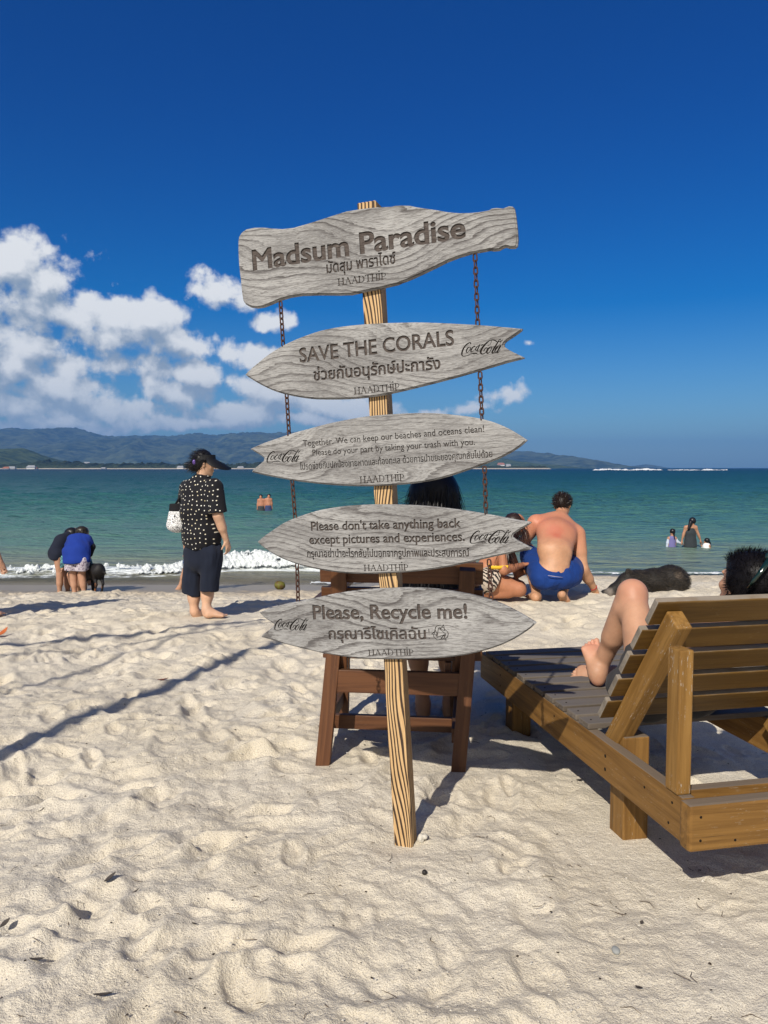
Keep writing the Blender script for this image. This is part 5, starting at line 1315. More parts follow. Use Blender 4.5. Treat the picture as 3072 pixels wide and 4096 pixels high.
def seated_woman():
    C0 = Vector((.018, 3.80, 0)); up = V3(0, 0, 1); Z = zoom(1600, 1850, .3315)
    hd = np.array(P(*Z(408, 400), 4.06)); S = Shape(); x = hd[0]
    head(S, hd-up*.02, V3(.05, 1, -.05), up, 1., V3(x, 4.06, 1.12))
    S.ec(V3(x, 4.20, .62), V3(x, 4.05, 1.05), (.16, .12), (.17, .10), V3(1, 0, 0), .05)
    for s in (-1, 1):
        limb(S, V3(x+s*.17, 4.05, 1.02), V3(x+s*.24, 4.22, .80), V3(x+s*.22, 4.46, .875), (.05, .042, .028)); hand(S, V3(x+s*.22, 4.46, .875), V3(0, 1, -.1), V3(0, 0, -1), .5)
        kn = V3(x+s*.10+.02, 4.62, .56); an = V3(x+s*.08+.05, 4.50, .10); limb(S, V3(x+s*.09, 4.2, .62), kn, an, (.088, .062, .04), 1.1); foot(S, an, an+V3(0, -.03, -.09), an+V3(0, .14, -.09), up)
    b = person(S, .011, skin_mat('skin_mid', SK_MID), (x, 4.2, 0), 'person with long straight black hair sitting in the brown armchair behind the signs')
    T = Shape(); T.ec(V3(x, 4.20, .60), V3(x, 4.05, 1.06), (.185, .145), (.19, .12), V3(1, 0, 0), .05)
    grow(T, .012, 'shirt', cloth_mat('dark_shirt', (.03, .03, .035)), b)
    T = Shape(); T.ec(V3(x, 4.16, .62), V3(x, 4.32, .62), (.2, .11), (.2, .11), V3(1, 0, 0), .05)
    for s in (-1, 1): T.rc(V3(x+s*.09, 4.25, .62), V3(x+s*.10+.02, 4.5, .58), .105, .085)
    grow(T, .012, 'shorts', cloth_mat('dark_shorts', (.02, .022, .03)), b)
    H = Shape(); k = .03
    H.el(hd+V3(0, -.015, .03), (.128, .115, .12), None, k); H.rc(hd+V3(-.055, -.05, .0), hd+V3(-.075, -.05, -.38), .075, .055, k); H.rc(hd+V3(.05, -.05, .0), hd+V3(.075, -.05, -.38), .08, .055, k); H.rc(hd+V3(0, -.07, .02), hd+V3(0, -.08, -.4), .08, .06, k)
    haired(H, .01, 'hair', hair_mat('straight_black_hair', (.006, .005, .006), .25, .45), b, 1800, .16, .0018, lambda c, n: nrm(n*.06-up), 3, curl=.10, keep=lambda c, n: (c[:, 2] < hd[2]+.06).astype(float)+.1)
    mb = MB(); rs = random.Random(2)
    for i in range(11):
        a = hd+V3(-.11, -.03, .02-.012*i); e = a+V3(-.10-.05*rs.random(), -.02, .03-.05*rs.random()); mb.tube([a, (a+e)/2+V3(0, 0, -.03-.02*rs.random()), e], [.0012, .001, .0006], 4)
    mb.build('loose_strand', hair_mat('wispy_hair', (.006, .005, .006)), [c for c in b.children if c.name.startswith('hair')][0])
def lounger_man():
    up = V3(0, 0, 1); S = Shape(); zs = .415
    kn = np.array(P(*q2(1366, 1284), 3.62)); an = np.array(P(*q2(1291, 1452), 3.83)); hip = V3(1.16, 3.32, .53)
    heel = np.array(P(*q2(1287, 1477), 3.80)); heel[2] = max(heel[2], zs+.004); toe = np.array(P(*q2(1274, 1402), 3.87))
    S.rc(hip, kn, .092, .060, .04); S.el(kn+V3(.0, .0, .005), (.062, .062, .062), None, .03)
    S.rc(kn, an, .060, .038, .03); S.rc(kn+(an-kn)*.18+V3(-.015, -.035, 0), kn+(an-kn)*.52+V3(-.01, -.025, 0), .054, .046, .05)
    ft = nrm(toe-heel); fup = nrm(np.array(an)-heel-ft*np.dot(an-heel, ft))
    fup = nrm(V3(.15, -.9, .3)-ft*np.dot(V3(.15, -.9, .3), ft))
    foot(S, an, heel, toe, fup, 1.12, mir=-1)
    hip2, kn2, an2 = V3(1.37, 3.34, .52), V3(1.58, 3.76, .49), np.array(P(*q2(1330, 1458), 3.93))
    limb(S, hip2, kn2, an2, (.092, .062, .04), 1.1); foot(S, an2, an2+V3(.03, .03, -.035), an2+V3(-.17, .09, -.02), nrm(V3(.1, -.8, .6)), 1.)
    back = [V3(1.26, 3.36, .56), V3(1.30, 3.18, .73), V3(1.36, 3.06, .865)]
    S.ec(back[0], back[1], (.175, .11), (.165, .10), V3(1, .2, 0), .06); S.ec(back[1], back[2], (.165, .105), (.19, .095), V3(1, .2, 0), .06)
    hd = np.array(P(*q2(1614, 1262), 2.96)); face = nrm(V3(-.30, .95, .12)); hu = V3(.05, .1, 1)
    head(S, hd, face, hu, 1.07, back[2]+V3(0, 0, .05))
    limb(S, back[2]+V3(-.2, 0, -.02), V3(1.13, 3.15, .70), V3(1.30, 3.36, .74), (.055, .045, .03)); hand(S, V3(1.30, 3.36, .74), V3(.7, .6, -.1), V3(0, 0, -1), .5)
    limb(S, back[2]+V3(.2, .04, -.02), V3(1.68, 3.16, .70), V3(1.52, 3.38, .72), (.055, .045, .03)); hand(S, V3(1.52, 3.38, .72), V3(-.7, .6, -.1), V3(0, 0, -1), .5, thumb=-1)
    red = [(kn+V3(0, -.03, .03), .12, (.56, .23, .15), .4), (heel, .09, (.60, .25, .17), .6), (toe, .10, (.60, .25, .17), .6)]
    b = person(S, .0045, skin_mat('skin_reclining', (.48, .265, .165), red), (1.3, 3.2, zs), 'person with short black hair lying on the wooden lounger with one knee drawn up')
    T = Shape(); T.ec(V3(1.26, 3.36, .56), V3(1.26, 3.43, .56), (.20, .13), (.20, .13), V3(1, .2, 0), .05)
    T.rc(hip+V3(0, -.02, 0), hip+(kn-hip)*.42, .122, .100, .04); T.rc(hip+V3(-.02, .05, -.03), hip+V3(-.07, .16, -.02), .11, .075, .05); T.rc(hip2, hip2+(kn2-hip2)*.45, .12, .10, .04)
    T.cut(hip+(kn-hip)*.42, nrm(kn-hip)+V3(-.25, .1, 0))
    grow(T, .008, 'shorts', cloth_mat('charcoal_shorts', (.040, .038, .040), .2, .85), b, folds=fold_noise(4, .009, 10, 8))
    f, u = face, nrm(hu-face*np.dot(hu, face)); sd = np.cross(f, u); H = Shape()
    H.el(hd+u*.036-f*.032, (.108, .096, .100), [f, sd, u], .03); H.el(hd-f*.050-u*.03, (.062, .082, .085), [f, sd, u], .03); H.el(hd+u*.075+f*.03, (.06, .066, .04), [f, sd, u], .03)
    for q in (-1, 1): H.el(hd+u*.005-f*.020+sd*q*.058, (.045, .032, .058), [f, sd, u], .03)
    haired(H, .008, 'hair', hair_mat('short_black_hair', (.006, .005, .006), .2, .45), b, 4200, .024, .0008, lambda c, n: nrm(n*.55+u*.25-f*.4), 12, curl=.28, keep=lambda c, n: (((c-hd)@u > -.07) & (((c-hd)@f < .02) | ((c-hd)@u > .075))).astype(float)*(n@u > -.6))
    # sunglasses pushed back on the head
    g_ = empty('sunglasses', Vector(P(3078, 2236, 2.815)), 'dark green sunglasses pushed up on the reclining person\'s black hair', 'sunglasses')
    dk = plain('dark_green_lens', (.006, .022, .018), .12, .7, .1, 10, .0)
    pf = lambda x, y, Y: np.array(P(x, y, Y))
    for (x, y, Y) in ((3092, 2226, 2.825), (3215, 2222, 2.86)):
        Le = Shape().el(pf(x, y, Y), (.030, .012, .022), [nrm(V3(1, .1, .1)), V3(0, 1, 0), V3(-.1, 0, 1)], .01); grow(Le, .004, 'lens', dk, g_)
    mb = MB(); mb.tube([pf(3078, 2236, 2.815), pf(3050, 2278, 2.80), pf(3020, 2318, 2.80), pf(2990, 2352, 2.825)], [.011, .010, .008, .004], 8); mb.build('temple_arm', dk, g_)
def simple_person(hd, face, sh, el, wr, hip, kn, an, s, skin, label, h, toes=None, lean=None, up=V3(0, 0, 1), group=None, wide=.17):
    """sh, el, wr, hip, kn, an: (left, right) points"""
    S = Shape(); nk = (np.array(sh[0])+np.array(sh[1]))/2; pv = (np.array(hip[0])+np.array(hip[1]))/2
    sd = np.array(sh[1])-np.array(sh[0])
    head(S, hd, face, up, s, nk+(np.array(hd)-nk)*.15)
    md = nk*.45+pv*.55
    S.ec(pv, md, (wide*.92*s, .11*s), (wide*.86*s, .105*s), sd, .05); S.ec(md, nk, (wide*.9*s, .105*s), (wide*.95*s, .09*s), sd, .05); S.rc(sh[0], sh[1], .058*s, .058*s, .05)
    for i in (0, 1):
        limb(S, sh[i], el[i], wr[i], (.052*s, .042*s, .028*s), .9); d = nrm(np.array(wr[i])-np.array(el[i])); hand(S, wr[i], d, V3(.3*(1 if i else -1), -.5, .1), .5, s, thumb=1 if i else -1, k=.01)
        if kn is not None:
            limb(S, hip[i], kn[i], an[i], (.088*s, .060*s, .038*s), 1.1)
            t_ = np.array(toes[i]) if toes is not None else V3(0, .13, 0)
            foot(S, an[i], np.array(an[i])-up*.07*s-nrm(t_)*.03, np.array(an[i])-up*.07*s+t_, up, s)
    return person(S, h, skin, tuple(pv), label, group)
def shore_group():
    Z = zoom(180, 2050, 300/1659); up = V3(0, 0, 1)
    W = lambda x, y, Y: np.array(P(*Z(x, y), Y))
    sk = skin_mat('skin_shore', (.46, .255, .165)); hm = hair_mat('shore_black_hair', (.010, .009, .010))
    navy = cloth_mat('navy_swim', (.012, .015, .028)); blue = cloth_mat('blue_tee', (.010, .035, .24)); blk = cloth_mat('black_sleeve', (.012, .014, .016))
    def leaf(t, o, col):
        n = t.noise(t.vec('MULTIPLY', o, (1, 1, .5)), 34., 2, .5, 2.); return t.mix(t.ramp(n, .47, .53), col, (.015, .03, .06, 1))
    def bloom(t, o, col): return t.mix(t.ramp(t.noise(o, 40., 3, .6, 1.), .5, .58), col, (.10, .06, .12, 1))
    leafc = cloth_mat('leaf_print', (.16, .42, .40), .2, .8, leaf); flor = cloth_mat('floral_print', (.55, .50, .55), .1, .8, bloom)
    # navy swimsuit, bending forward
    Y = 13.6; hips = W(265, 930, Y)
    b = simple_person(W(640, 470, Y+.35), V3(.55, .5, -.7), (W(470, 600, Y+.45), W(560, 640, Y+.15)), (W(560, 900, Y+.5), W(600, 880, Y+.2)), (W(600, 1150, Y+.55), W(620, 1120, Y+.25)),
                      (W(300, 960, Y+.12), W(290, 960, Y-.12)), (W(480, 1400, Y+.12), W(330, 1380, Y-.1)), (W(510, 1800, Y+.1), W(320, 1790, Y-.1)), .96, sk, 'person in a navy swimsuit bending over beside the dog at the water\'s edge', .016)
    T = Shape(); T.ec(W(270, 930, Y), W(380, 680, Y+.15), (.19, .15), (.175, .13), V3(.2, 1, .1), .06); T.ec(W(380, 680, Y+.15), W(520, 590, Y+.3), (.175, .13), (.18, .11), V3(.2, 1, .1), .06); T.rc(W(275, 940, Y-.1), W(255, 1010, Y-.1), .115, .115); T.cut(W(260, 1030, Y), V3(-.1, 0, -1))
    grow(T, .016, 'swimsuit', navy, b)
    H = Shape(); hd = W(640, 470, Y+.35); H.el(hd+V3(-.03, -.03, .02), (.125, .11, .10)); haired(H, .014, 'hair', hm, b, 300, .09, .005, lambda c, n: nrm(n*.2-up), 4)
    # blue tee, bending with hands low
    Y = 13.2
    b = simple_person(W(850, 450, Y+.40), V3(.65, .5, -.5), (W(600, 590, Y+.3), W(960, 620, Y+.3)), (W(560, 820, Y+.5), W(1040, 760, Y+.30)), (W(620, 1000, Y+.6), W(995, 950, Y+.34)),
                      (W(600, 1080, Y), W(800, 1080, Y)), (W(630, 1440, Y+.03), W(820, 1430, Y+.03)), (W(655, 1790, Y), W(870, 1800, Y)), .96, sk, 'person in a bright blue T-shirt and flowery shorts bending down next to the dog', .016)
    T = Shape(); T.ec(W(700, 1080, Y), W(690, 850, Y+.06), (.225, .15), (.215, .14), V3(1, 0, 0), .06); T.ec(W(690, 850, Y+.06), W(760, 590, Y+.28), (.215, .14), (.19, .11), V3(1, 0, -.1), .06); T.rc(W(930, 600, Y+.3), W(985, 690, Y+.3), .085, .08, .04); T.rc(W(590, 600, Y+.3), W(530, 720, Y+.38), .085, .08, .04); T.cut(W(700, 1110, Y), V3(0, 0, -1))
    grow(T, .014, 'T_shirt', blue, b, folds=fold_noise(3, .008, 5, 4)).name = 'tee_shirt'
    T = Shape(); T.rc(W(960, 620, Y+.3), W(1040, 760, Y+.3), .066, .058); T.rc(W(1040, 760, Y+.3), W(1000, 930, Y+.34), .056, .045); grow(T, .014, 'sleeve', blk, b)
    T = Shape(); T.ec(W(600, 1080, Y), W(590, 1270, Y), (.125, .125), (.125, .12), V3(1, 0, 0)); T.ec(W(820, 1080, Y), W(830, 1240, Y), (.125, .125), (.12, .12), V3(1, 0, 0)); T.cut(W(700, 1285, Y), V3(0, 0, -1)); grow(T, .014, 'shorts', flor, b, folds=fold_noise(7, .008, 6, 4))
    H = Shape(); hd = W(850, 450, Y+.40); H.el(hd+V3(-.02, -.03, .03), (.112, .10, .095)); haired(H, .014, 'hair', hair_mat('shore_brown_hair', (.022, .017, .012)), b, 300, .05, .005, lambda c, n: nrm(n*.3-up), 4)
    # third, mostly hidden, in a leaf print rash shirt
    Y = 13.75
    b = simple_person(W(800, 720, Y+.1), V3(.5, -.3, -.8), (W(520, 840, Y), W(900, 900, Y)), (W(425, 1010, Y-.35), W(1010, 1180, Y-.05)), (W(385, 1190, Y-.4), W(985, 1500, Y-.2)),
                      (W(640, 1350, Y+.1), W(760, 1350, Y+.1)), (W(560, 1380, Y-.2), W(800, 1400, Y-.2)), (W(640, 1740, Y), W(740, 1740, Y)), .9, sk, 'person in teal leaf print rash shirt stooping behind the blue T-shirt', .016)
    T = Shape(); T.ec(W(700, 1330, Y), W(700, 860, Y), (.18, .13), (.18, .11), V3(1, 0, 0), .05); T.rc(W(520, 840, Y), W(425, 1010, Y-.35), .065, .055); T.rc(W(425, 1010, Y-.35), W(388, 1180, Y-.4), .055, .048); T.rc(W(900, 900, Y), W(1000, 1170, Y-.05), .065, .055)
    grow(T, .014, 'rash_shirt', leafc, b)
    H = Shape(); hd = W(800, 720, Y+.1); H.el(hd+V3(0, .02, .03), (.105, .1, .095)); grow(H, .014, 'hair', hm, b)
    # child walking behind the standing woman
    Z1 = zoom(600, 1780, 1/3.0725); Y = 14.2; W1 = lambda x, y, dy=0: np.array(P(*Z1(x, y), Y+dy))
    b = simple_person(W1(620, 820), V3(1, .1, -.1), (W1(560, 1020, .12), W1(560, 1020, -.12)), (W1(430, 1150, .15), W1(600, 1200, -.15)), (W1(425, 1300, .15), W1(680, 1340, -.15)),
                      (W1(530, 1330, .08), W1(530, 1330, -.08)), (W1(440, 1520, .08), W1(640, 1520, -.08)), (W1(365, 1745, .08), W1(650, 1745, -.08)), .85, sk, 'person in blue patterned shorts half hidden behind the woman with the visor', .016, toes=(V3(-.09, 0, -.02), V3(.13, 0, 0)))
    def batik(t, o, col): return t.mix(t.ramp(t.noise(o, 22., 2, .5, 1.), .48, .56), col, (.55, .60, .66, 1))
    T = Shape(); T.ec(W1(530, 1270), W1(525, 1330), (.16, .13), (.16, .13), V3(0, 1, 0), .05); T.rc(W1(525, 1320, .08), W1(460, 1440, .08), .10, .09); T.rc(W1(540, 1320, -.08), W1(610, 1440, -.08), .10, .09); grow(T, .014, 'shorts', cloth_mat('batik_blue', (.02, .06, .18), .2, .8, batik), b)
    H = Shape(); H.el(W1(610, 800), (.10, .09, .09)); grow(H, .014, 'hair', hm, b)
    # someone almost out of the picture on the left
    Zl = zoom(0, 2150, .4219); Y = 7.55; Wl = lambda x, y, dy=0: np.array(P(*Zl(x, y), Y+dy))
    fz = ground(-3.8, 7.5)
    x0 = Wl(2, 840)[0]
    b = simple_person(V3(x0-.22, Y, fz+1.50), V3(.6, .8, 0), (V3(x0-.40, Y+.1, fz+1.28), V3(x0-.10, Y-.12, fz+1.26)), (V3(x0-.45, Y+.15, fz+1.0), V3(x0-.05, Y-.16, fz+.98)), (V3(x0-.4, Y+.3, fz+.78), Wl(2, 225, -.14)),
                      (V3(x0-.30, Y+.06, fz+.80), V3(x0-.17, Y-.04, fz+.80)), (V3(x0-.28, Y+.08, fz+.44), V3(x0-.15, Y-.03, fz+.44)), (V3(x0-.26, Y+.1, fz+.085), V3(x0-.13, Y-.02, fz+.085)), .96, sk, 'person at the left edge of the photo, only hand and toes in view', .014, toes=(V3(.12, .08, 0), V3(.14, .02, 0)))
    T = Shape(); T.ec(V3(x0-.24, Y, fz+.72), V3(x0-.24, Y, fz+1.30), (.20, .15), (.20, .12), V3(1, -.6, 0), .05); T.rc(V3(x0-.24, Y, fz+.8), V3(x0-.23, Y, fz+.5), .17, .18); grow(T, .018, 'dress', cloth_mat('dark_dress', (.03, .03, .05)), b)
    H = Shape(); H.el(V3(x0-.24, Y-.02, fz+1.53), (.10, .1, .10)); grow(H, .016, 'hair', hm, b)
def bathers():
    up = V3(0, 0, 1); sk = skin_mat('skin_bathers', (.42, .225, .14)); hm = hair_mat('bather_black_hair', (.010, .009, .011))
    # mother and two children wading
    Z = zoom(2600, 2030, 300/1659); Y = 23.3; W = lambda x, y, dy=0: np.array(P(*Z(x, y), Y+dy))
    b = simple_person(W(945, 300), V3(.1, 1, -.1), (W(790, 440), W(1010, 440)), (W(745, 580), W(1070, 600)), (W(705, 740), W(1115, 720)), (W(840, 830), W(950, 830)), (W(830, 1050, .05), W(960, 1050, .05)), (W(830, 1290), W(960, 1290)), .95, sk, 'person in a dark grey sun dress wading and holding two children by the hand', .02)
    T = Shape(); T.ec(W(890, 560), W(890, 850), (.155, .12), (.20, .15), V3(1, 0, 0), .05); T.ec(W(900, 480), W(890, 560), (.12, .10), (.155, .12), V3(1, 0, 0), .05)
    grow(T, .018, 'dress', cloth_mat('charcoal_dress', (.035, .042, .048)), b, folds=fold_noise(2, .006))
    H = Shape(); H.el(W(940, 295), (.105, .10, .115)); H.rc(W(900, 330, -.1), W(850, 470, -.13), .06, .035); grow(H, .016, 'hair', hm, b)
    b = simple_person(W(490, 540), V3(-.5, .9, 0), (W(415, 680), W(560, 680)), (W(390, 780), W(610, 760)), (W(375, 880), W(680, 790)), (W(450, 930), W(530, 930)), (W(450, 1080), W(530, 1080)), (W(450, 1230), W(530, 1230)), .72, sk, 'child in a lilac swimsuit with pale sleeves wading left of the woman in grey', .018)
    T = Shape(); T.ec(W(485, 680), W(485, 920), (.115, .085), (.125, .1), V3(1, 0, 0), .03); grow(T, .016, 'swimsuit', cloth_mat('lilac_swim', (.16, .15, .34)), b)
    T = Shape(); T.rc(W(415, 680), W(390, 780), .048, .042); T.rc(W(390, 780), W(376, 865), .042, .036); T.rc(W(560, 680), W(610, 760), .048, .042); T.rc(W(610, 760), W(660, 785), .042, .036); grow(T, .014, 'sleeve', cloth_mat('pale_sleeve', (.52, .58, .68)), b)
    H = Shape(); H.el(W(500, 525), (.085, .085, .085)); H.rc(W(530, 580, -.05), W(540, 710, -.08), .03, .015); grow(H, .014, 'hair', hm, b)
    b = simple_person(W(1245, 745), V3(-.9, .4, 0), (W(1200, 850, .08), W(1300, 850, -.05)), (W(1160, 880, .08), W(1330, 920, -.05)), (W(1125, 800, .05), W(1300, 960, -.1)), (W(1220, 1000), W(1290, 1000)), (W(1220, 1120), W(1290, 1120)), (W(1220, 1240), W(1290, 1240)), .66, sk, 'small child in a white shirt chest deep beside the woman in grey', .018)
    T = Shape(); T.ec(W(1250, 850), W(1250, 980), (.12, .1), (.13, .11), V3(1, 0, 0), .03); T.rc(W(1200, 850, .08), W(1160, 880, .08), .05, .045); grow(T, .016, 'shirt', cloth_mat('white_shirt', (.75, .76, .78)), b)
    H = Shape(); H.el(W(1262, 730), (.085, .085, .085)); H.rc(W(1320, 780), W(1345, 860), .035, .02); grow(H, .014, 'hair', hm, b)
    # two men wading toward the beach
    Z = zoom(960, 1950, 240/1659); Y = 42.
    W2 = lambda x, y, dy=0: np.array(P(*Z(x, y), Y+dy))
    for (x, top, lab, c, pat) in ((585, 250, 'shirtless person in dark grey trunks wading, left one of the pair far out', (.05, .055, .06), None), (785, 235, 'shirtless person in blue patterned trunks wading, right one of the pair far out', (.04, .06, .14), 1)):
        d = top-250
        b = simple_person(W2(x-10 if x < 700 else x+15, top+10+d*0), V3(.1, -1, -.15), (W2(x+80, 345+d), W2(x-80, 345+d)), (W2(x+100, 450+d), W2(x-100, 460+d)), (W2(x+100, 560+d), W2(x-105, 575+d)), (W2(x+40, 590+d), W2(x-40, 590+d)), (W2(x+45, 760), W2(x-45, 760)), (W2(x+45, 950), W2(x-45, 950)), 1.05, skin_mat('skin_wader', (.44, .20, .12)), lab, .03, toes=(V3(0, -.14, 0), V3(0, -.14, 0)))
        T = Shape(); T.ec(W2(x, 545+d), W2(x, 640), (.19, .14), (.2, .15), V3(1, 0, 0), .05); T.rc(W2(x+40, 620), W2(x+45, 720), .11, .1); T.rc(W2(x-40, 620), W2(x-45, 720), .11, .1)
        grow(T, .025, 'swim_trunks', cloth_mat('trunks', c, .5), b)
        H = Shape(); H.el(W2(x-10 if x < 700 else x+15, top-15)+V3(0, .03, 0), (.10, .11, .09)); grow(H, .02, 'hair', hm, b)
    # a swimmer beyond the standing woman's sleeve
    c = np.array(P(884, 1975, 66.)); c[2] = SEA+.22
    b = simple_person(c, V3(.3, -1, 0), (c+V3(.18, 0, -.26), c+V3(-.18, 0, -.26)), (c+V3(.28, -.1, -.42), c+V3(-.28, -.1, -.42)), (c+V3(.2, -.3, -.5), c+V3(-.2, -.3, -.5)), (c+V3(.08, 0, -.8), c+V3(-.08, 0, -.8)), (c+V3(.08, 0, -1.2), c+V3(-.08, 0, -1.2)), (c+V3(.08, 0, -1.6), c+V3(-.08, 0, -1.6)), 1.1, skin_mat('skin_swimmer', (.50, .25, .16)), 'swimmer far out, head above water right of the dotted blouse', .035)
    H = Shape(); H.el(c+V3(0, .03, .05), (.10, .1, .09)); grow(H, .025, 'hair', hm, b)
# ------------------------------------------------------------------ animals
def fur_mat(name, c, tip, patches=None):
    m, t, b = material(name); p = t.pos(); o = t.coords(); n = t.noise(o, 90., 4, .65); n2 = t.noise(o, 6., 4, .6)
    col = t.mix(t.ramp(n, .4, .7), c+(1,), tip+(1,)); col = t.mix(t.math('MULTIPLY', t.ramp(n2, .5, .7), .4), col, tip+(1,))
    for (ctr, rr, cc) in patches or []:
        d = t.vec('DISTANCE', t.vec('ADD', p, t.vec('MULTIPLY', t.noise(p, 20., 3, .6, out=1), (.05, .05, .05))), tuple(np.array(ctr)+.025)); col = t.mix(t.ramp(d, rr, rr*.5), col, cc+(1,))
    finish(t, b, col, .6, .3, t.bump(n, .6, .006)); return m
def pig():
    Z = zoom(2350, 2180, .4352); Y0 = 8.05; W = lambda x, y, dy=0.: np.array(P(*Z(x, y), Y0+dy)); up = V3(0, 0, 1); S = Shape()
    S.ec(W(780, 330, .08), W(600, 335, .05), (.16, .135), (.15, .125), V3(0, 1, 0), .06); S.el(W(800, 330, .08), (.14, .16, .142), None, .06); S.ec(W(600, 335, .05), W(430, 340, .0), (.15, .125), (.12, .105), V3(0, 1, 0), .06)
    S.el(W(745, 290, .08), (.12, .14, .115), None, .06)
    hd0, sn = W(370, 340, -.05), W(190, 450, -.12)
    S.rc(W(450, 330, .0), hd0, .115, .10, .05); S.rc(hd0, W(250, 410, -.1), .095, .062, .04); S.rc(W(250, 410, -.1), sn, .064, .052, .02)
    S.ec(sn, W(160, 455, -.125), (.052, .048), (.054, .05), up, .01); S.rc(W(300, 430, -.08), W(220, 470, -.1), .055, .035, .03)
    for q, (x, y, dy) in enumerate(((375, 235, -.10), (400, 262, .08))): S.rc(W(380, 285, dy*.8), W(x-14, y-8, dy), .032, .010, .015); S.el(W(x, y+18, dy), (.034, .014, .045), None, .015)
    S.rc(W(520, 430, -.12), W(620, 462, -.18), .042, .028, .03); S.rc(W(620, 462, -.18), W(560, 478, -.2), .026, .022, .02)
    S.rc(W(800, 420, -.03), W(690, 455, -.08), .06, .03, .04); S.rc(W(860, 400, .0), W(915, 418, -.02), .025, .008, .02)
    m = fur_mat('boar_hide', (.009, .008, .007), (.030, .024, .019), [(sn, .085, (.20, .17, .145)), (W(860, 260, -.1), .08, (.10, .075, .055))])
    V, Q = S.mesh(.009); body = tag(mesh_obj('pig', V, Q, m, None, tuple(W(600, 460))), 'black bristly pig lying on the sand, its snout at an outstretched hand', 'pig')
    c, n = surf_pts(V, Q, 9000, 3, lambda c, n: ((c[:, 0] > W(260, 0)[0]) & (n[:, 2] > -.5)).astype(float)); v2, f2 = hair_strips(c, n, .030, .0011, lambda c, n: nrm(V3(1, .1, -.35)+n*.35), 3, .2, .3)
    mesh_obj('bristles', np.array(v2), f2, fur_mat('bristle', (.012, .010, .008), (.070, .052, .036)), body)
    e = Shape()
    for dy in (-.075,): grow(Shape().el(W(312, 345, -.155), (.010, .009, .009), None), .004, 'eye', plain('dark_eye', (.01, .01, .01), .1, .6), body)
def dog():
    Z = zoom(180, 2050, 300/1659); Y0 = 13.15; W = lambda x, y, dy=0.: np.array(P(*Z(x, y), Y0+dy)); up = V3(0, 0, 1); S = Shape()
    r, f = W(1200, 1270), W(960, 1290, .45)
    S.ec(r, (r+f)/2, (.095, .115), (.10, .12), V3(1, .3, 0), .05); S.ec((r+f)/2+V3(0, 0, -.02), f+V3(0, 0, -.03), (.10, .12), (.11, .155), V3(1, .3, 0), .05)
    S.rc(f+up*.02, f+V3(-.12, .14, .16), .085, .062, .04); hd = f+V3(-.17, .20, .22); S.el(hd, (.075, .08, .07), None, .03); S.rc(hd, hd+V3(-.10, .10, -.03), .05, .034, .03)
    for q in (-1, 1): S.rc(hd+V3(.03*q, .02*q, .05), hd+V3(.07*q, .05*q, -.02), .022, .014, .01)
    for (hx, kx, ky, ax_, ay, fx, fy, dy) in ((1130, 1110, 1470, 1135, 1600, 1100, 1790, -.02), (1240, 1250, 1450, 1285, 1570, 1250, 1800, .02)):
        S.rc(W(hx, 1310, dy), W(kx, ky, dy+.07), .07, .042, .04); S.rc(W(kx, ky, dy+.07), W(ax_, ay, dy-.03), .038, .022, .02); S.rc(W(ax_, ay, dy-.03), W(fx, fy-20, dy), .022, .018, .02); S.rc(W(fx, fy, dy), W(fx-6, fy, dy+.05) , .024, .02, .02)
    for (x, dx) in ((940, 0), (1000, .0)):
        a = f+V3(.07 if x > 960 else -.07, 0, -.1); S.rc(a, a+V3(0, .02, -.2), .05, .03, .03); S.rc(a+V3(0, .02, -.2), a+V3(0, 0, -.40), .026, .02, .02); S.rc(a+V3(0, 0, -.40), a+V3(0, .05, -.405), .024, .02, .01)
    S.rc(W(1270, 1290, -.02), W(1345, 1350, -.05), .03, .014, .03)
    tan = (.22, .085, .03)
    m = fur_mat('black_tan_coat', (.008, .008, .009), (.020, .017, .016), [(W(1098, 1740, -.02), .09, tan), (W(1240, 1640, .0), .04, tan), (W(1120, 1600, -.05), .035, tan)])
    V, Q = S.mesh(.011); tag(mesh_obj('dog', V, Q, m, None, tuple(W(1180, 1800))), 'black and tan dog seen from behind standing at the water\'s edge', 'dog')
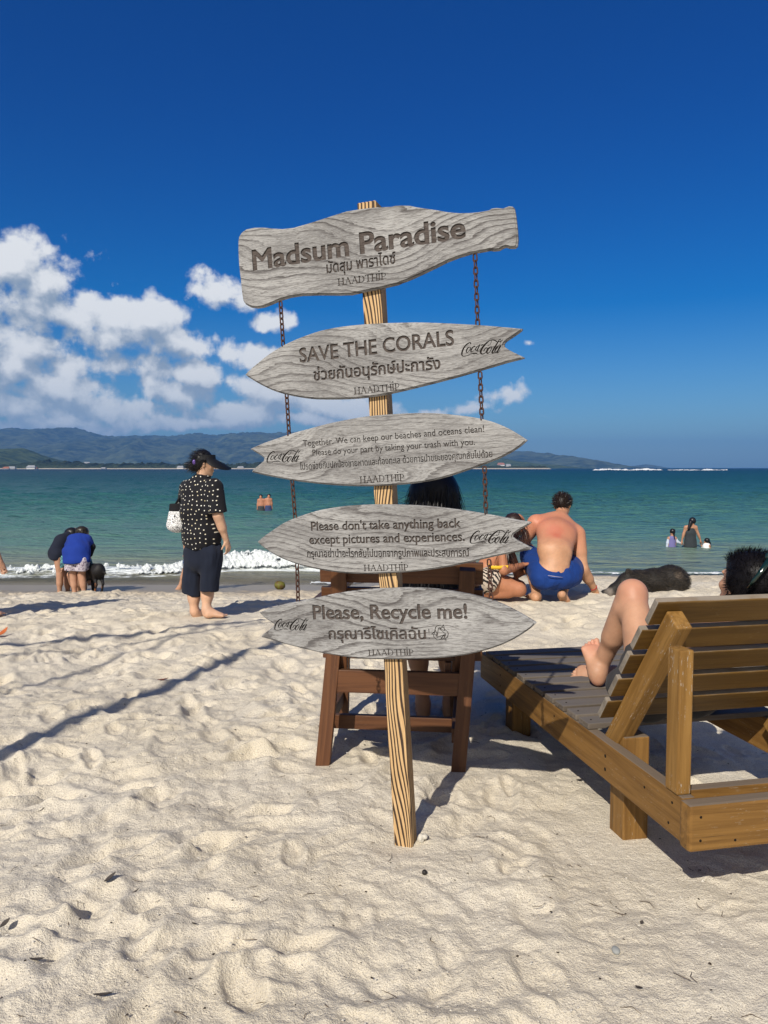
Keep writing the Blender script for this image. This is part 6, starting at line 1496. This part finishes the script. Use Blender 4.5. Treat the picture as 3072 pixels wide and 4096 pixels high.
# ------------------------------------------------------------------ small things lying on the sand
def strewn():
    rs = np.random.RandomState(11)
    stone = plain('shell_bits', (.66, .62, .54), .8, .2, .2, 60); dark = plain('dark_litter', (.045, .032, .024), .8, .2, .5, 60); twig = plain('dry_twig', (.14, .10, .065), .85, .15, .4, 80)
    def chunk(mb, p, r, flat=.6):
        d = rs.normal(0, 1, (6, 3)); d /= np.linalg.norm(d, axis=1)[:, None]; ax = [V3(1, 0, 0), V3(-1, 0, 0), V3(0, 1, 0), V3(0, -1, 0), V3(0, 0, 1), V3(0, 0, -1)]
        a = rs.uniform(0, 6.3); R = np.array([[math.cos(a), -math.sin(a), 0], [math.sin(a), math.cos(a), 0], [0, 0, flat]]); st = rs.uniform(.6, 1.7)
        V = [p+R@((ax[i]*V3(st, 1, 1)+d[i]*.35)*r) for i in range(6)]
        mb.add(V, [(0, 2, 4), (2, 1, 4), (1, 3, 4), (3, 0, 4), (2, 0, 5), (1, 2, 5), (3, 1, 5), (0, 3, 5)])
    def spot(y0=1.8, y1=8.):
        y = y0*(y1/y0)**rs.uniform(0, 1); x = rs.uniform(-.62, .62)*y
        return x, y
    X, Y = zip(*[spot() for _ in range(2600)]); X, Y = np.array(X), np.array(Y); Zg = sand_base(X, Y)+press(X, Y, sand_noise(X, Y))
    mb = MB(); md = MB(); mt = MB()
    for i in range(2600):
        p = V3(X[i], Y[i], Zg[i]+.001)
        if i < 1900: chunk(mb, p, rs.uniform(.0015, .0042)*(2.2 if rs.rand() < .04 else 1))
        elif i < 2380: chunk(md, p+V3(0, 0, .001), rs.uniform(.002, .0055), .5)
        else:
            a = rs.uniform(0, 6.3); L = rs.uniform(.015, .06); d = V3(math.cos(a), math.sin(a), .05)*L; c = V3(-d[1], d[0], 0)*rs.uniform(-.3, .3)
            mt.tube([p-d*.5+V3(0, 0, .003), p+c+V3(0, 0, .006), p+d*.5+V3(0, 0, .004)], [.0009, .0012, .0006], 4)
    tag(mb.build('shell_grit', stone, None, (0, 3, 0), False), 'pale specks of shell and coral scattered over the sand', 'grit', kind='stuff')
    tag(md.build('plant_litter', dark, None, (0, 3, 0), False), 'dark specks of dead leaf scattered over the sand', 'litter', kind='stuff')
    tag(mt.build('twig_litter', twig, None, (0, 3, 0)), 'thin dry twigs scattered over the sand', 'twigs', kind='stuff')
    leafm = {k: plain(k, c, .7, .3, .35, 40, .4, 200) for k, c in (('dark_leaf', (.075, .062, .052)), ('red_leaf', (.20, .055, .02)), ('orange_leaf', (.52, .13, .035)), ('brown_leaf', (.12, .07, .035)))}
    def leaf(x, y, L, m, lab, ang, wd=.35, curl=.35, stand=.1, group=None):
        L = L*.68 if m == 'dark_leaf' else L
        q = on_z(x, y, 0.); gz = ground(q.x, q.y); q = on_z(x, y, gz); gz = ground(q.x, q.y)
        V, F = [], []; n = 9; ca, sa = math.cos(ang), math.sin(ang)
        for side in (0, 1):
            for i in range(n):
                u = i/(n-1); w_ = wd*L*math.sin(math.pi*min(.98, max(.02, u)))**.8
                for j in (-1, 0, 1):
                    lx, ly = (u-.5)*L, j*w_*.5; lz = curl*L*((u-.5)**2)*1.2+abs(j)*.12*w_+stand*L*u+.003-side*.0012
                    V.append((q.x+lx*ca-ly*sa, q.y+lx*sa+ly*ca, gz+lz))
        for s_ in (0, 1):
            o = s_*n*3
            for i in range(n-1):
                for j in (0, 1): f = (o+i*3+j, o+(i+1)*3+j, o+(i+1)*3+j+1, o+i*3+j+1); F.append(f if s_ == 0 else f[::-1])
        return tag(mesh_obj('fallen_leaf', V, F, leafm[m], None, (q.x, q.y, gz)), lab, 'leaf', group)
    g_ = 'dry leaves fallen on the sand'
    leaf(10, 2545, .11, 'orange_leaf', 'curled orange leaf at the left edge of the sand', 1.2, .5, .5, .5, g_)
    leaf(652, 2735, .075, 'red_leaf', 'small red brown leaf on the sand below the long post shadow', .2, .4, .4, .1, g_)
    leaf(160, 3248, .055, 'dark_leaf', 'dark leaf half buried on the left of the sand', .7, .35, .3, .25, g_)
    leaf(440, 3535, .06, 'dark_leaf', 'wide dark leaf edge poking up left of the post foot', .5, .6, .4, .6, g_)
    leaf(536, 3580, .06, 'dark_leaf', 'narrow dark leaf just right of the wide dark leaf edge', .9, .22, .3, .2, g_)
    leaf(778, 3706, .04, 'dark_leaf', 'thin dark sliver of leaf below the narrow dark leaf', -.7, .25, .3, .2, g_)
    leaf(148, 3828, .07, 'dark_leaf', 'dark flat leaf in the lower left of the sand', -.1, .25, .3, .1, g_)
    leaf(412, 3985, .085, 'dark_leaf', 'dark leaf with a pale edge near the bottom of the photo', 0., .2, .3, .1, g_)
    leaf(20, 3718, .05, 'dark_leaf', 'dark leaf scrap touching the left edge above the flat leaf', 1., .6, .3, .4, g_)
    leaf(2318, 3124, .05, 'dark_leaf', 'curled dark leaf on the sand between signpost and lounger', .2, .45, .6, .1, g_)
    leaf(2567, 3694, .022, 'dark_leaf', 'tiny black leaf scrap on the smooth sand right of centre', .8, .8, .3, .3, g_)
    leaf(2945, 3190, .12, 'dark_leaf', 'long dark leaf on the sunlit sand under the lounger', 1.0, .22, .5, .25, g_)
    leaf(2190, 3590, .05, 'brown_leaf', 'slim brown leaf lying alone on the sand right of centre', -1.0, .14, .3, .05, g_)
    leaf(2555, 3960, .035, 'dark_leaf', 'small dark leaf curl at the lower right', -.9, .45, .4, .3, g_)
    # coral lump beside the post, pebble, nut, coconut
    q = on_z(1690, 3375, 0.); gz = ground(q.x, q.y); S = Shape()
    for k in range(9): d = rs.normal(0, 1, 3); d /= np.linalg.norm(d); S.el(V3(q.x, q.y, gz+.016)+d*.013*V3(1, 1, .8), (.011, .011, .010), None, .004)
    cm = plain('coral', (.66, .62, .54), .9, .2, .3, 120, .8, 300); V, Q = S.mesh(.0025); tag(mesh_obj('coral_lump', V, Q, cm, None, (q.x, q.y, gz)), 'knobbly white coral lump beside the foot of the signpost', 'coral')
    q = on_z(2463, 3823, 0.); gz = ground(q.x, q.y); S = Shape().el(V3(q.x, q.y, gz+.006), (.013, .018, .010), None, .004); V, Q = S.mesh(.003); tag(mesh_obj('pebble', V, Q, plain('grey_stone', (.30, .31, .30), .7, .3, .15, 90), None, (q.x, q.y, gz)), 'smooth grey pebble on the sand in the lower right', 'pebble')
    q = on_z(1698, 3522, 0.); gz = ground(q.x, q.y); S = Shape().el(V3(q.x, q.y, gz+.008), (.010, .010, .010), None, .004); V, Q = S.mesh(.0025); tag(mesh_obj('seed', V, Q, plain('black_seed', (.02, .016, .014), .5, .4, .3, 90), None, (q.x, q.y, gz)), 'round black seed on the sand in front of the post', 'seed')
    c = np.array(P(1121, 2335, 13.6)); gz = ground(c[0], 13.6); S = Shape().el(V3(c[0], 13.6, gz+.07), (.092, .085, .078), None).el(V3(c[0]-.05, 13.6, gz+.085), (.045, .06, .055), None, .05)
    V, Q = S.mesh(.012); m, t, b = material('coconut_husk'); o = t.coords(); n = t.noise(o, 14., 4, .6); finish(t, b, t.mix(t.ramp(n, .4, .65), (.13, .13, .02, 1), (.10, .055, .02, 1)), .6, .3)
    tag(mesh_obj('coconut', V, Q, m, None, (c[0], 13.6, gz)), 'green brown coconut washed up at the edge of the wet sand', 'coconut')
    # sheet of paper caught on the chair's front stretcher
    a = np.array(P(1737, 2888, 4.28)); mb = MB(); mb.add([a+V3(-.035, 0, .0), a+V3(.02, .0, -.012), a+V3(.03, .06, .005), a+V3(-.03, .06, .012)], [(0, 1, 2, 3)]); 
    o = mb.build('paper_scrap', plain('white_paper', (.75, .74, .70), .8, .2), None, tuple(a)); md_ = o.modifiers.new('thick', 'SOLIDIFY'); md_.thickness = .001
    tag(o, 'white scrap of paper on the lower rail of the brown armchair', 'paper')
PRESS += [(.077, 2.97, .12), (.98, 3.05, .25), (-.33, 3.83, .15), (.35, 3.75, .15), (-1.6, 7.4, .4), (.55, 7.4, .5), (1.25, 8.0, .5), (-.1, 7.4, .4)]
build_sand()
build_sea()
build_far()
build_sign()
build_lounger()
build_chair()
build_posts()
standing_woman(); crouching_man(); kneeling_woman(); seated_woman(); lounger_man(); shore_group(); bathers(); pig(); dog(); strewn()
build_haze()
